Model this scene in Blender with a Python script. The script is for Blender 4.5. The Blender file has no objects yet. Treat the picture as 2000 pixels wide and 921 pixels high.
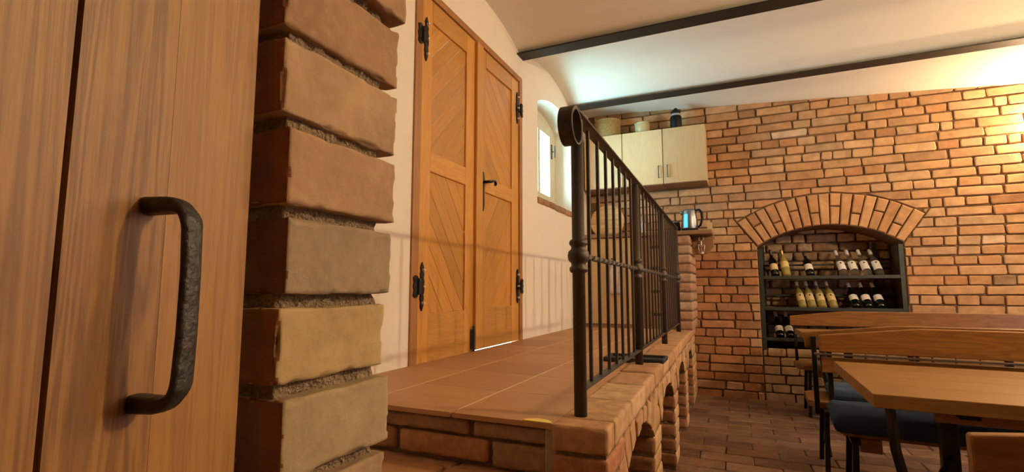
import bpy, bmesh, math, random
from mathutils import Vector, Matrix, noise
R = math.radians
SC = bpy.context.scene
COL = SC.collection
random.seed(7)

# ------------------------------------------------------------------ camera
cam_d = bpy.data.cameras.new('camera')
cam = bpy.data.objects.new('camera', cam_d)
COL.objects.link(cam)
cam_d.sensor_fit = 'HORIZONTAL'
cam_d.sensor_width = 36.0
cam_d.lens = 36.0 * 975 / 2000
cam_d.clip_start = 0.02
cam.location = (0, 0, 1.12)
cam.rotation_euler = (R(90 + 6.0885), 0, R(24.1675))
SC.camera = cam

# ------------------------------------------------------------------ daylight, lamps, exposure
world = bpy.data.worlds.new('sky')
SC.world = world
world.use_nodes = True
bg = world.node_tree.nodes['Background']
bg.inputs['Color'].default_value = (0.80, 0.92, 1.0, 1)
bg.inputs['Strength'].default_value = 5.0

def light(name, kind, loc, energy, color, size=0.1, size_y=None, rot=(0, 0, 0)):
    d = bpy.data.lights.new(name, kind)
    d.energy = energy
    d.color = color
    if kind == 'AREA':
        d.shape = 'RECTANGLE'
        d.size = size
        d.size_y = size_y or size
    else:
        d.shadow_soft_size = size
    o = bpy.data.objects.new(name, d)
    COL.objects.link(o)
    o.location = loc
    o.rotation_euler = rot
    return o

WARM = (1.0, 0.72, 0.42)
# daylight entering by the small arched window in the left wall (light from the sunlit ground outside)
wd = light('window_daylight', 'AREA', (-2.95, 4.05, 1.75), 440, (0.42, 0.82, 0.98), 2.3, 2.3)
wd.rotation_euler = (Vector((-1.1, 4.95, 3.0)) - wd.location).to_track_quat('-Z', 'Y').to_euler()
wd2 = light('window_side_daylight', 'AREA', (-3.0, 2.5, 2.3), 260, (0.50, 0.82, 1.0), 1.3, 1.3)
wd2.rotation_euler = (Vector((-1.65, 5.15, 2.5)) - wd2.location).to_track_quat('-Z', 'Y').to_euler()
# daylight of the big window further down the room, on the right wall
light('cellar_window_daylight', 'AREA', (3.1, 3.6, 1.2), 24, (0.62, 0.68, 1.0), 1.2, 0.9, (0, R(72), 0))

SC.view_settings.view_transform = 'Standard'
SC.view_settings.look = 'None'
SC.view_settings.gamma = 1.0
SC.view_settings.use_curve_mapping = False
SC.view_settings.exposure = 0.0
SC.cycles.use_denoising = True
SC.cycles.max_bounces = 8
SC.cycles.diffuse_bounces = 5
SC.cycles.sample_clamp_indirect = 6.0
SC.cycles.caustics_reflective = False
SC.cycles.caustics_refractive = False

# ------------------------------------------------------------------ materials
def nt(name):
    m = bpy.data.materials.new(name)
    m.use_nodes = True
    t = m.node_tree
    return m, t, t.nodes['Principled BSDF']

def simple(name, col, rough=0.5, metal=0.0, bump=0.0, scale=60, var=0.0, spec=0.5):
    m, t, b = nt(name)
    b.inputs['Base Color'].default_value = (*col, 1)
    b.inputs['Roughness'].default_value = rough
    b.inputs['Metallic'].default_value = metal
    b.inputs['Specular IOR Level'].default_value = spec
    if bump or var:
        tc = t.nodes.new('ShaderNodeTexCoord')
        n = t.nodes.new('ShaderNodeTexNoise')
        n.inputs['Scale'].default_value = scale
        n.inputs['Detail'].default_value = 6
        t.links.new(tc.outputs['Object'], n.inputs['Vector'])
        if bump:
            bp = t.nodes.new('ShaderNodeBump')
            bp.inputs['Strength'].default_value = bump
            bp.inputs['Distance'].default_value = 0.01
            t.links.new(n.outputs['Fac'], bp.inputs['Height'])
            t.links.new(bp.outputs['Normal'], b.inputs['Normal'])
        if var:
            mx = t.nodes.new('ShaderNodeMix')
            mx.data_type = 'RGBA'
            mx.inputs[6].default_value = (*[c * (1 - var) for c in col], 1)
            mx.inputs[7].default_value = (*[min(1, c * (1 + var)) for c in col], 1)
            t.links.new(n.outputs['Fac'], mx.inputs[0])
            t.links.new(mx.outputs[2], b.inputs['Base Color'])
    return m

def brick_mat(name, attr=None, scale=14, bump=0.5, dirt=(0.42, 0.34, 0.24), dirt_amt=0.35, rough=0.85, bscale=3.0, mul=None, lo=0.72, hi=1.25):
    """tint comes from the object's own colour (or a colour attribute on joined bricks), mottled by noise"""
    m, t, b = nt(name)
    N = t.nodes.new
    L = t.links.new
    if attr:
        c = N('ShaderNodeVertexColor')
        c.layer_name = attr
        col = c.outputs['Color']
    else:
        c = N('ShaderNodeObjectInfo')
        col = c.outputs['Color']
    oi = N('ShaderNodeObjectInfo')
    tc = N('ShaderNodeTexCoord')
    off = N('ShaderNodeVectorMath'); off.operation = 'MULTIPLY_ADD'
    comb = N('ShaderNodeCombineXYZ')
    for i in range(3):
        L(oi.outputs['Random'], comb.inputs[i])
    L(comb.outputs[0], off.inputs[0])
    off.inputs[1].default_value = (37, 53, 71)
    L(tc.outputs['Object'], off.inputs[2])
    n1 = N('ShaderNodeTexNoise'); n1.inputs['Scale'].default_value = scale; n1.inputs['Detail'].default_value = 8; n1.inputs['Roughness'].default_value = 0.62
    n2 = N('ShaderNodeTexNoise'); n2.inputs['Scale'].default_value = scale * bscale; n2.inputs['Detail'].default_value = 8; n2.inputs['Roughness'].default_value = 0.7
    L(off.outputs[0], n1.inputs['Vector']); L(off.outputs[0], n2.inputs['Vector'])
    if mul:
        mm = N('ShaderNodeMix'); mm.data_type = 'RGBA'; mm.blend_type = 'MULTIPLY'; mm.inputs[0].default_value = 1
        L(col, mm.inputs[6]); mm.inputs[7].default_value = (*mul, 1); col = mm.outputs[2]
    hsv = N('ShaderNodeHueSaturation')
    L(col, hsv.inputs['Color'])
    mr = N('ShaderNodeMapRange')
    mr.inputs['From Min'].default_value = 0.3; mr.inputs['From Max'].default_value = 0.7
    mr.inputs['To Min'].default_value = lo; mr.inputs['To Max'].default_value = hi
    L(n1.outputs['Fac'], mr.inputs['Value']); L(mr.outputs[0], hsv.inputs['Value'])
    rp = N('ShaderNodeValToRGB')
    rp.color_ramp.elements[0].position = 0.52; rp.color_ramp.elements[0].color = (0, 0, 0, 1)
    rp.color_ramp.elements[1].position = 0.72; rp.color_ramp.elements[1].color = (dirt_amt, dirt_amt, dirt_amt, 1)
    L(n2.outputs['Fac'], rp.inputs['Fac'])
    mx = N('ShaderNodeMix'); mx.data_type = 'RGBA'
    L(rp.outputs[0], mx.inputs[0]); L(hsv.outputs[0], mx.inputs[6])
    mx.inputs[7].default_value = (*dirt, 1)
    L(mx.outputs[2], b.inputs['Base Color'])
    b.inputs['Roughness'].default_value = rough
    b.inputs['Specular IOR Level'].default_value = 0.3
    bp = N('ShaderNodeBump'); bp.inputs['Strength'].default_value = bump; bp.inputs['Distance'].default_value = 0.006
    L(n2.outputs['Fac'], bp.inputs['Height']); L(bp.outputs[0], b.inputs['Normal'])
    return m

def wood(name, c1, c2, axis='Z', rough=0.45, scale=1.0, stretch=14, bump=0.12, ring=0.5, spec=0.5, coat=0.0):
    """grain runs along the object's local axis"""
    m, t, b = nt(name)
    N = t.nodes.new; L = t.links.new
    tc = N('ShaderNodeTexCoord')
    oi = N('ShaderNodeObjectInfo')
    add = N('ShaderNodeVectorMath'); add.operation = 'ADD'
    sc = N('ShaderNodeVectorMath'); sc.operation = 'SCALE'; sc.inputs['Scale'].default_value = 17.3
    comb = N('ShaderNodeCombineXYZ')
    for i in range(3):
        L(oi.outputs['Random'], comb.inputs[i])
    L(comb.outputs[0], sc.inputs[0])
    L(tc.outputs['Object'], add.inputs[0]); L(sc.outputs[0], add.inputs[1])
    mp = N('ShaderNodeMapping')
    s = [stretch * scale] * 3
    s['XYZ'.index(axis)] = 1.0 * scale
    mp.inputs['Scale'].default_value = s
    L(add.outputs[0], mp.inputs['Vector'])
    n1 = N('ShaderNodeTexNoise'); n1.inputs['Scale'].default_value = 1.6; n1.inputs['Detail'].default_value = 5; n1.inputs['Distortion'].default_value = 0.6
    n2 = N('ShaderNodeTexNoise'); n2.inputs['Scale'].default_value = 11; n2.inputs['Detail'].default_value = 6; n2.inputs['Roughness'].default_value = 0.65
    L(mp.outputs[0], n1.inputs['Vector']); L(mp.outputs[0], n2.inputs['Vector'])
    # ring figure: sine of the low-frequency noise
    mul = N('ShaderNodeMath'); mul.operation = 'MULTIPLY'; mul.inputs[1].default_value = 42
    L(n1.outputs['Fac'], mul.inputs[0])
    sn = N('ShaderNodeMath'); sn.operation = 'SINE'
    L(mul.outputs[0], sn.inputs[0])
    r1 = N('ShaderNodeMapRange')
    r1.inputs['From Min'].default_value = -1; r1.inputs['From Max'].default_value = 1
    r1.inputs['To Min'].default_value = 0.5 - ring / 2; r1.inputs['To Max'].default_value = 0.5 + ring / 2
    L(sn.outputs[0], r1.inputs['Value'])
    av = N('ShaderNodeMath'); av.operation = 'MULTIPLY_ADD'; av.inputs[1].default_value = 0.5
    hf = N('ShaderNodeMath'); hf.operation = 'MULTIPLY'; hf.inputs[1].default_value = 0.5
    L(n2.outputs['Fac'], hf.inputs[0])
    L(r1.outputs[0], av.inputs[0]); L(hf.outputs[0], av.inputs[2])
    rp = N('ShaderNodeValToRGB')
    rp.color_ramp.elements[0].position = 0.3; rp.color_ramp.elements[0].color = (*c1, 1)
    rp.color_ramp.elements[1].position = 0.72; rp.color_ramp.elements[1].color = (*c2, 1)
    L(av.outputs[0], rp.inputs['Fac'])
    hsv = N('ShaderNodeHueSaturation')
    mr = N('ShaderNodeMapRange'); mr.inputs['To Min'].default_value = 0.86; mr.inputs['To Max'].default_value = 1.14
    L(oi.outputs['Random'], mr.inputs['Value']); L(mr.outputs[0], hsv.inputs['Value'])
    L(rp.outputs[0], hsv.inputs['Color'])
    L(hsv.outputs[0], b.inputs['Base Color'])
    b.inputs['Roughness'].default_value = rough
    b.inputs['Specular IOR Level'].default_value = spec
    b.inputs['Coat Weight'].default_value = coat
    b.inputs['Coat Roughness'].default_value = 0.2
    bp = N('ShaderNodeBump'); bp.inputs['Strength'].default_value = bump; bp.inputs['Distance'].default_value = 0.002
    L(av.outputs[0], bp.inputs['Height']); L(bp.outputs[0], b.inputs['Normal'])
    return m

def emit(name, col, s):
    m, t, b = nt(name)
    b.inputs['Base Color'].default_value = (*col, 1)
    b.inputs['Emission Color'].default_value = (*col, 1)
    b.inputs['Emission Strength'].default_value = s
    return m

M = {}
M['plaster'] = simple('plaster', (0.84, 0.78, 0.68), 0.9, bump=0.25, scale=9, var=0.03, spec=0.2)
M['ceiling'] = simple('ceiling_plaster', (0.90, 0.87, 0.75), 0.9, bump=0.15, scale=7, var=0.03, spec=0.2)
M['brick'] = brick_mat('brick', None, 9, 0.45)
M['brick_joined'] = brick_mat('brick_joined', 'tint', 9, 0.45)
M['brick_worn'] = brick_mat('brick_worn', None, 22, 0.5, dirt=(0.36, 0.27, 0.16), dirt_amt=0.6, bscale=4)
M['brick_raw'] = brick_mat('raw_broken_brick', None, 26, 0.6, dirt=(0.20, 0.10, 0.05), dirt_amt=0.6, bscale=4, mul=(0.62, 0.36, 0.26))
M['brick_shade'] = brick_mat('unwashed_shaded_brick', None, 22, 0.5, dirt=(0.25, 0.14, 0.08), dirt_amt=0.5, bscale=4, mul=(0.72, 0.52, 0.44))
M['brick_pier'] = brick_mat('limewashed_brick', None, 16, 0.35, dirt=(0.50, 0.36, 0.22), dirt_amt=0.45, bscale=5, lo=0.78, hi=1.18)
M['paver'] = brick_mat('paver', None, 8, 0.4, dirt=(0.34, 0.27, 0.20), dirt_amt=0.5, rough=0.55)
M['mortar'] = simple('mortar', (0.19, 0.11, 0.056), 0.95, bump=0.9, scale=45, var=0.35, spec=0.1)
M['mortar_rough'] = simple('rough_mortar', (0.23, 0.15, 0.09), 0.95, bump=1.0, scale=160, var=0.55, spec=0.1)
M['mortar_lime'] = simple('crumbly_lime_mortar', (0.34, 0.255, 0.16), 0.95, bump=1.0, scale=260, var=0.6, spec=0.1)
M['tile'] = brick_mat('terracotta_tile', None, 3, 0.08, dirt=(0.40, 0.22, 0.11), dirt_amt=0.2, rough=0.55, lo=0.92, hi=1.07)
M['grout'] = simple('grout', (0.72, 0.56, 0.36), 0.9, bump=0.3, scale=90)
M['grout_grey'] = simple('joint_mortar', (0.36, 0.28, 0.18), 0.95, bump=0.6, scale=90, var=0.2)
M['iron'] = simple('dark_iron', (0.060, 0.048, 0.038), 0.5, 0.5, bump=0.15, scale=120, var=0.3)
M['iron_forged'] = simple('forged_iron', (0.036, 0.033, 0.030), 0.5, 0.35, bump=0.35, scale=150, var=0.5)
M['iron_black'] = simple('black_iron', (0.012, 0.010, 0.009), 0.35, 0.5, bump=0.3, scale=150)
M['steel_beam'] = simple('beam_paint', (0.010, 0.006, 0.005), 0.6, 0.0, bump=0.25, scale=50, var=0.3)
M['screw'] = simple('bright_screw', (0.80, 0.77, 0.70), 0.35, 0.2)
M['oak_panel'] = wood('oiled_oak', (0.150, 0.065, 0.014), (0.315, 0.155, 0.040), 'Z', 0.5, 1.3, 20, 0.2, 0.58)
M['oak_light'] = wood('oiled_oak_light', (0.210, 0.096, 0.022), (0.345, 0.174, 0.047), 'Z', 0.5, 1.3, 22, 0.15, 0.38)
M['door_z'] = wood('door_wood', (0.46, 0.215, 0.045), (0.62, 0.325, 0.085), 'Z', 0.42, 1, 12, 0.1, 0.3)
M['door_y'] = wood('door_wood_cross', (0.46, 0.215, 0.045), (0.62, 0.325, 0.085), 'Y', 0.42, 1, 12, 0.1, 0.3)
M['door_plank'] = wood('door_plank', (0.43, 0.195, 0.040), (0.60, 0.31, 0.08), 'Y', 0.42, 1, 14, 0.08, 0.25)
M['frame_wood'] = wood('frame_wood', (0.26, 0.11, 0.035), (0.40, 0.19, 0.06), 'Z', 0.5, 1, 12, 0.1, 0.3)
M['birch'] = wood('pale_birch', (0.58, 0.40, 0.20), (0.65, 0.47, 0.25), 'Z', 0.4, 1, 6, 0.05, 0.3)
M['birch_brown'] = wood('cabinet_carcass', (0.22, 0.11, 0.05), (0.32, 0.17, 0.08), 'X', 0.5, 1, 9, 0.05, 0.3)
M['board'] = wood('board_wood', (0.50, 0.30, 0.11), (0.70, 0.46, 0.19), 'X', 0.5, 1, 9, 0.05, 0.3)
M['counter'] = wood('counter_wood', (0.22, 0.12, 0.06), (0.34, 0.19, 0.09), 'X', 0.35, 1, 9, 0.05, 0.3)
M['table'] = wood('table_wood', (0.24, 0.122, 0.040), (0.36, 0.200, 0.068), 'X', 0.30, 1, 12, 0.08, 0.3, coat=0.3)
M['bench'] = wood('bench_wood', (0.15, 0.060, 0.015), (0.29, 0.125, 0.032), 'X', 0.28, 1, 9, 0.08, 0.35, coat=0.4)
M['cushion'] = simple('blue_fabric', (0.028, 0.052, 0.090), 0.9, bump=0.3, scale=300, var=0.25, spec=0.2)
M['window_wood'] = simple('window_frame_paint', (0.62, 0.58, 0.42), 0.5, var=0.1, scale=20)
M['black_plastic'] = simple('black_plastic', (0.007, 0.007, 0.007), 0.55, spec=0.2)
M['rubber'] = simple('black_rubber', (0.015, 0.014, 0.016), 0.6, bump=0.4, scale=300)
M['grey_plastic'] = simple('grey_band', (0.30, 0.30, 0.32), 0.4)
M['steel'] = simple('stainless_steel', (0.26, 0.28, 0.32), 0.38, 1.0)
M['dark_bottle'] = simple('dark_bottle_glass', (0.006, 0.007, 0.005), 0.08, spec=0.8)
M['label'] = simple('paper_label', (0.85, 0.80, 0.72), 0.7)
M['label_cream'] = simple('cream_label', (0.75, 0.60, 0.28), 0.7)
M['label_ink'] = simple('label_ink', (0.08, 0.07, 0.06), 0.7)
M['cap_white'] = simple('pale_capsule', (0.75, 0.70, 0.64), 0.4)
M['cap_gold'] = simple('gold_capsule', (0.70, 0.45, 0.10), 0.3, 0.6)
M['cap_dark'] = simple('dark_capsule', (0.05, 0.03, 0.03), 0.35)
M['rack'] = simple('rack_metal', (0.034, 0.038, 0.030), 0.45, 0.4, var=0.3, scale=60)
M['cream_pot'] = simple('cream_ceramic', (0.55, 0.46, 0.24), 0.3)
M['yellow'] = simple('yellow_tape', (0.85, 0.62, 0.04), 0.4)
M['cork'] = simple('pewter', (0.62, 0.55, 0.46), 0.35, 0.7)
M['cloth'] = simple('white_towel', (0.62, 0.56, 0.52), 0.95, var=0.4, scale=30)
M['blue_reflection'] = emit('kettle_reflection_glow', (0.08, 0.50, 0.95), 1.1)
M['ground'] = simple('outside_ground', (0.5, 0.5, 0.45), 0.9)
M['opal'] = simple('opal_glass', (0.85, 0.8, 0.7), 0.3)

def glassy(name, col, trans=0.85, rough=0.03):
    m, t, b = nt(name)
    N = t.nodes.new; L = t.links.new
    tr = N('ShaderNodeBsdfTransparent'); tr.inputs[0].default_value = (*col, 1)
    b.inputs['Base Color'].default_value = (*[c * .9 for c in col], 1)
    b.inputs['Roughness'].default_value = rough
    mx = N('ShaderNodeMixShader'); mx.inputs[0].default_value = 1 - trans
    L(tr.outputs[0], mx.inputs[1]); L(b.outputs[0], mx.inputs[2])
    L(mx.outputs[0], t.nodes['Material Output'].inputs['Surface'])
    return m
M['pane'] = glassy('window_glass', (0.95, 0.99, 0.98), 0.93)
M['yellow_glass'] = glassy('straw_wine_bottle', (0.70, 0.58, 0.18), 0.45, 0.08)
M['clear_glass'] = glassy('clear_bottle', (0.75, 0.70, 0.58), 0.90, 0.08)
M['wicker'] = brick_mat('wicker', None, 40, 0.9, dirt=(0.30, 0.20, 0.06), dirt_amt=0.5)

# ------------------------------------------------------------------ mesh helpers
def link(name, me, mat, parent=None, loc=(0, 0, 0), rot=(0, 0, 0), bevel=0, seg=2, smooth=False, color=None):
    o = bpy.data.objects.new(name, me)
    COL.objects.link(o)
    if mat is not None and len(me.materials) == 0:
        me.materials.append(mat)
    o.location = loc
    o.rotation_euler = rot
    if parent:
        o.parent = parent
    if color:
        o.color = (*color, 1)
    if smooth:
        for p in me.polygons:
            p.use_smooth = True
    if bevel:
        md = o.modifiers.new('bevel', 'BEVEL')
        md.width = bevel; md.segments = seg; md.limit_method = 'ANGLE'; md.angle_limit = R(40)
    return o

def mesh(name, v, f):
    me = bpy.data.meshes.new(name)
    me.from_pydata([tuple(a) for a in v], [], f)
    me.update()
    return me

class MB:
    def __init__(s):
        s.v = []; s.f = []
    def add(s, v, f):
        n = len(s.v)
        s.v += [tuple(a) for a in v]
        s.f += [tuple(i + n for i in q) for q in f]
        return s
    def box(s, x0, x1, y0, y1, z0, z1):
        v = [(x, y, z) for z in (z0, z1) for y in (y0, y1) for x in (x0, x1)]
        return s.add(v, [(0, 2, 3, 1), (4, 5, 7, 6), (0, 1, 5, 4), (2, 6, 7, 3), (0, 4, 6, 2), (1, 3, 7, 5)])
    def prism(s, pts, ax, a, b):
        """polygon pts (two coords) extruded along axis ax from a to b"""
        def mk(p, w):
            if ax == 'x': return (w, p[0], p[1])
            if ax == 'y': return (p[0], w, p[1])
            return (p[0], p[1], w)
        n = len(pts)
        v = [mk(p, a) for p in pts] + [mk(p, b) for p in pts]
        f = [tuple(range(n))[::-1], tuple(range(n, 2 * n))]
        f += [(i, (i + 1) % n, n + (i + 1) % n, n + i) for i in range(n)]
        return s.add(v, f)
    def tube(s, pts, r, n=10, cap=True):
        pts = [Vector(p) for p in pts]
        rs = r if isinstance(r, (list, tuple)) else [r] * len(pts)
        base = len(s.v)
        up = None
        for i, p in enumerate(pts):
            d = (pts[min(i + 1, len(pts) - 1)] - pts[max(i - 1, 0)]).normalized()
            if up is None:
                up = Vector((0, 0, 1)) if abs(d.z) < 0.9 else Vector((1, 0, 0))
            a = (up - d * up.dot(d)).normalized(); bb = d.cross(a); up = a
            for k in range(n):
                t = 2 * math.pi * k / n
                s.v.append(tuple(p + (a * math.cos(t) + bb * math.sin(t)) * rs[i]))
        for i in range(len(pts) - 1):
            for k in range(n):
                q = base + i * n
                s.f.append((q + k, q + (k + 1) % n, q + n + (k + 1) % n, q + n + k))
        if cap:
            s.f.append(tuple(base + k for k in range(n))[::-1])
            s.f.append(tuple(base + (len(pts) - 1) * n + k for k in range(n)))
        return s
    def lathe(s, prof, n=20, c=(0, 0), a0=0, a1=2 * math.pi):
        base = len(s.v)
        full = abs(a1 - a0 - 2 * math.pi) < 1e-4
        m = n if full else n + 1
        for r, z in prof:
            for k in range(m):
                t = a0 + (a1 - a0) * k / n
                s.v.append((c[0] + r * math.cos(t), c[1] + r * math.sin(t), z))
        for i in range(len(prof) - 1):
            for k in range(n):
                k2 = (k + 1) % m
                s.f.append((base + i * m + k, base + i * m + k2, base + (i + 1) * m + k2, base + (i + 1) * m + k))
        if full:
            s.f.append(tuple(base + k for k in range(m))[::-1])
            s.f.append(tuple(base + (len(prof) - 1) * m + k for k in range(m)))
        return s
    def strip(s, pts, w, th, ax='x', x0=0.0):
        """flat bar following 2-D path pts (y,z); width w along x, thickness th"""
        n = len(pts); base = len(s.v)
        for i, (y, z) in enumerate(pts):
            a = Vector(pts[max(i - 1, 0)]); b = Vector(pts[min(i + 1, n - 1)])
            d = (b - a).normalized(); nn = Vector((-d.y, d.x)) * th / 2
            for sx in (-w / 2, w / 2):
                s.v.append((x0 + sx, y + nn.x, z + nn.y)); s.v.append((x0 + sx, y - nn.x, z - nn.y))
        for i in range(n - 1):
            q = base + 4 * i; p = q + 4
            s.f += [(q, q + 2, p + 2, p), (q + 1, p + 1, p + 3, q + 3), (q, p, p + 1, q + 1), (q + 2, q + 3, p + 3, p + 2)]
        s.f += [(base, base + 1, base + 3, base + 2), (p, p + 2, p + 3, p + 1)]
        return s
    def build(s, name, mat, parent=None, **k):
        me = mesh(name, s.v, s.f)
        bm = bmesh.new(); bm.from_mesh(me)
        bmesh.ops.recalc_face_normals(bm, faces=bm.faces)
        bm.to_mesh(me); bm.free()
        return link(name, me, mat, parent, **k)

def boxo(name, b, mat, parent=None, **k):
    """box object whose origin sits at the box centre"""
    x0, x1, y0, y1, z0, z1 = b
    c = ((x0 + x1) / 2, (y0 + y1) / 2, (z0 + z1) / 2)
    hx, hy, hz = (x1 - x0) / 2, (y1 - y0) / 2, (z1 - z0) / 2
    loc = k.pop('loc', None) or c
    return MB().box(-hx, hx, -hy, hy, -hz, hz).build(name, mat, parent, loc=loc, **k)

def thing(name, label, cat, loc=(0, 0, 0), rot=(0, 0, 0), group=None):
    o = bpy.data.objects.new(name, None)
    COL.objects.link(o)
    o.empty_display_size = 0.1
    o.location = loc; o.rotation_euler = rot
    o['label'] = label; o['category'] = cat
    if group: o['group'] = group
    return o

def tag(o, label, cat, group=None):
    o['label'] = label; o['category'] = cat
    if group: o['group'] = group
    return o

def struct(o, label=None):
    o['kind'] = 'structure'
    if label: o['label'] = label
    return o

def root(name, label=None, loc=(0, 0, 0), rot=(0, 0, 0)):
    o = bpy.data.objects.new(name, None)
    COL.objects.link(o); o.location = loc; o.rotation_euler = rot
    o['kind'] = 'structure'
    if label: o['label'] = label
    return o

# --- brick shapes -------------------------------------------------------------
def face_brick(L, D, H, rnd, c=0.008, jj=0.0048):
    """brick seen from -Y: origin at centre of its front face plane, depth D behind"""
    def ring(sx, sz, y, j):
        pts = []
        cr = min(.010, L * .12)
        hx, hz = L / 2 - sx, H / 2 - sz
        for (a, b) in ((-hx + cr, -hz), (hx - cr, -hz), (hx, -hz + cr), (hx, hz - cr), (hx - cr, hz), (-hx + cr, hz), (-hx, hz - cr), (-hx, -hz + cr)):
            pts.append((a + rnd.uniform(-j, j), y + rnd.uniform(-j, j) * 0.3, b + rnd.uniform(-j, j) * 0.7))
        return pts
    o = ring(0, 0, c, jj)
    v = [(x, D, z) for x, y, z in o] + o + [(x * (1 - 2 * c / L), rnd.uniform(-.0012, .0012), z * (1 - 2 * c / H)) for x, y, z in o]
    f = [tuple(range(8))]
    for k in range(8):
        k2 = (k + 1) % 8
        f.append((k, 8 + k, 8 + k2, k2)); f.append((8 + k, 16 + k, 16 + k2, 8 + k2))
    f.append(tuple(range(16, 24))[::-1])
    return v, [q[::-1] for q in f]

def rough_block(sx, sy, sz, res, r, amp, seed, chip=0.0, fr=14):
    """stone-like block with rounded, worn edges; origin at its centre"""
    h = Vector((sx / 2, sy / 2, sz / 2))
    nx, ny, nz = [max(2, int(round(s / res))) for s in (sx, sy, sz)]
    idx = {}; v = []; f = []
    so = Vector((seed * 3.7, seed * 1.3, seed * 7.1))
    def vert(i, j, k):
        key = (i, j, k)
        if key in idx: return idx[key]
        p = Vector((-h.x + sx * i / nx, -h.y + sy * j / ny, -h.z + sz * k / nz))
        rr = r * (0.7 + 0.6 * noise.noise(p * fr * .7 + so))
        q = Vector((max(-h.x + rr, min(h.x - rr, p.x)), max(-h.y + rr, min(h.y - rr, p.y)), max(-h.z + rr, min(h.z - rr, p.z))))
        d = p - q
        n = d.normalized() if d.length > 1e-7 else Vector((0, 0, 1))
        p2 = q + n * min(rr, d.length if d.length > 0 else 0)
        edge = sum(1 for a, b in zip(p, h) if abs(a) > b - rr * 1.5)
        e = amp * noise.fractal(p * fr + so, 1.0, 2.0, 4)
        if chip and edge >= 2:
            e -= chip * max(0, noise.noise(p * fr * 2.2 + so * 2) - 0.05) * 2
        p2 += n * e
        idx[key] = len(v); v.append(p2)
        return idx[key]
    def quad(a, b, c, d): f.append((vert(*a), vert(*b), vert(*c), vert(*d)))
    for i in range(nx):
        for j in range(ny):
            quad((i, j, 0), (i, j + 1, 0), (i + 1, j + 1, 0), (i + 1, j, 0))
            quad((i, j, nz), (i + 1, j, nz), (i + 1, j + 1, nz), (i, j + 1, nz))
    for i in range(nx):
        for k in range(nz):
            quad((i, 0, k), (i + 1, 0, k), (i + 1, 0, k + 1), (i, 0, k + 1))
            quad((i, ny, k), (i, ny, k + 1), (i + 1, ny, k + 1), (i + 1, ny, k))
    for j in range(ny):
        for k in range(nz):
            quad((0, j, k), (0, j, k + 1), (0, j + 1, k + 1), (0, j + 1, k))
            quad((nx, j, k), (nx, j + 1, k), (nx, j + 1, k + 1), (nx, j, k + 1))
    return v, f

ORANGE = [(0.48, 0.275, 0.132), (0.46, 0.255, 0.118), (0.51, 0.30, 0.15), (0.43, 0.235, 0.112), (0.50, 0.305, 0.158), (0.42, 0.205, 0.09), (0.43, 0.265, 0.145), (0.47, 0.25, 0.112)]
def tint(rnd, pal=ORANGE, v=0.10):
    c = rnd.choice(pal); k = 1 + rnd.uniform(-v, v)
    return tuple(min(1, x * k) for x in c)

# ================================================================== THE SHELL
XL, YB = -1.59, 5.85
GR = struct(MB().box(-6, XL - .25, -3, 9, .60, .705).build('ground_outside', M['ground']))
# main cellar floor bed + pavers
fl = struct(MB().box(-1.7, 3.3, -1.6, 6.3, -0.12, -0.022).build('floor', M['mortar']))
rp = random.Random(11)
pav = []
for k in range(5):
    v, f = face_brick(0.325, 0.05, 0.161, rp, 0.005, .002)
    # lay face up: y -> -z
    pav.append(mesh('paver', [(x, z, -y) for x, y, z in v], f))
    pav[-1].materials.append(M['paver'])
PAV = [(0.17, 0.085, 0.048), (0.20, 0.105, 0.055), (0.22, 0.12, 0.068), (0.15, 0.075, 0.042), (0.19, 0.11, 0.07), (0.25, 0.14, 0.08)]
cells = []
row = 0
y = YB - 0.02
while y > 0.5:
    x = -1.6 + (0.16 if row % 2 else 0)
    while x < 3.1:
        cells.append((x + 0.165, y - 0.0825)); x += 0.33
    y -= 0.165; row += 1
def vis_floor(c):
    return -0.45 < c[0] < 1.6 and c[1] > 2.3
near = [c for c in cells if vis_floor(c)]
near.sort(key=lambda c: c[0] ** 2 + c[1] ** 2)
keep = set(near[:280])
jm = MB(); tints = []
for c in cells:
    col = tint(rp, PAV, 0.12)
    if c in keep:
        o = bpy.data.objects.new('brick', rp.choice(pav)); COL.objects.link(o); o.parent = fl
        o.location = (c[0] + rp.uniform(-.003, .003), c[1] + rp.uniform(-.003, .003), rp.uniform(-.003, .002))
        o.rotation_euler = (rp.uniform(-.008, .008), rp.uniform(-.008, .008), rp.uniform(-.012, .012))
        o.color = (*col, 1)
    else:
        n = len(jm.f)
        v, f = face_brick(0.325, 0.04, 0.161, rp, 0.005, .002)
        jm.add([(x + c[0], z + c[1], -y) for x, y, z in v], f)
        tints += [col] * (len(jm.f) - n)
def tinted(o, tints):
    ca = o.data.color_attributes.new('tint', 'FLOAT_COLOR', 'CORNER')
    buf = []
    for p in o.data.polygons:
        buf += [*tints[p.index], 1.0] * p.loop_total
    ca.data.foreach_set('color', buf)
M['paver_joined'] = brick_mat('paver_joined', 'tint', 8, 0.4, dirt=(0.34, 0.27, 0.20), dirt_amt=0.5, rough=0.55)
o = link('remaining_bricks', mesh('remaining_bricks', jm.v, jm.f), M['paver_joined'], fl)
tinted(o, tints); o['kind'] = 'stuff'

# walls out of view
struct(MB().box(3.2, 3.45, -1.6, 6.3, -0.1, 3.5).build('wall_right', M['plaster']))
struct(MB().box(-1.84, 3.45, -1.8, -1.6, -0.1, 3.5).build('wall_front', M['mortar']))

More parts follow.
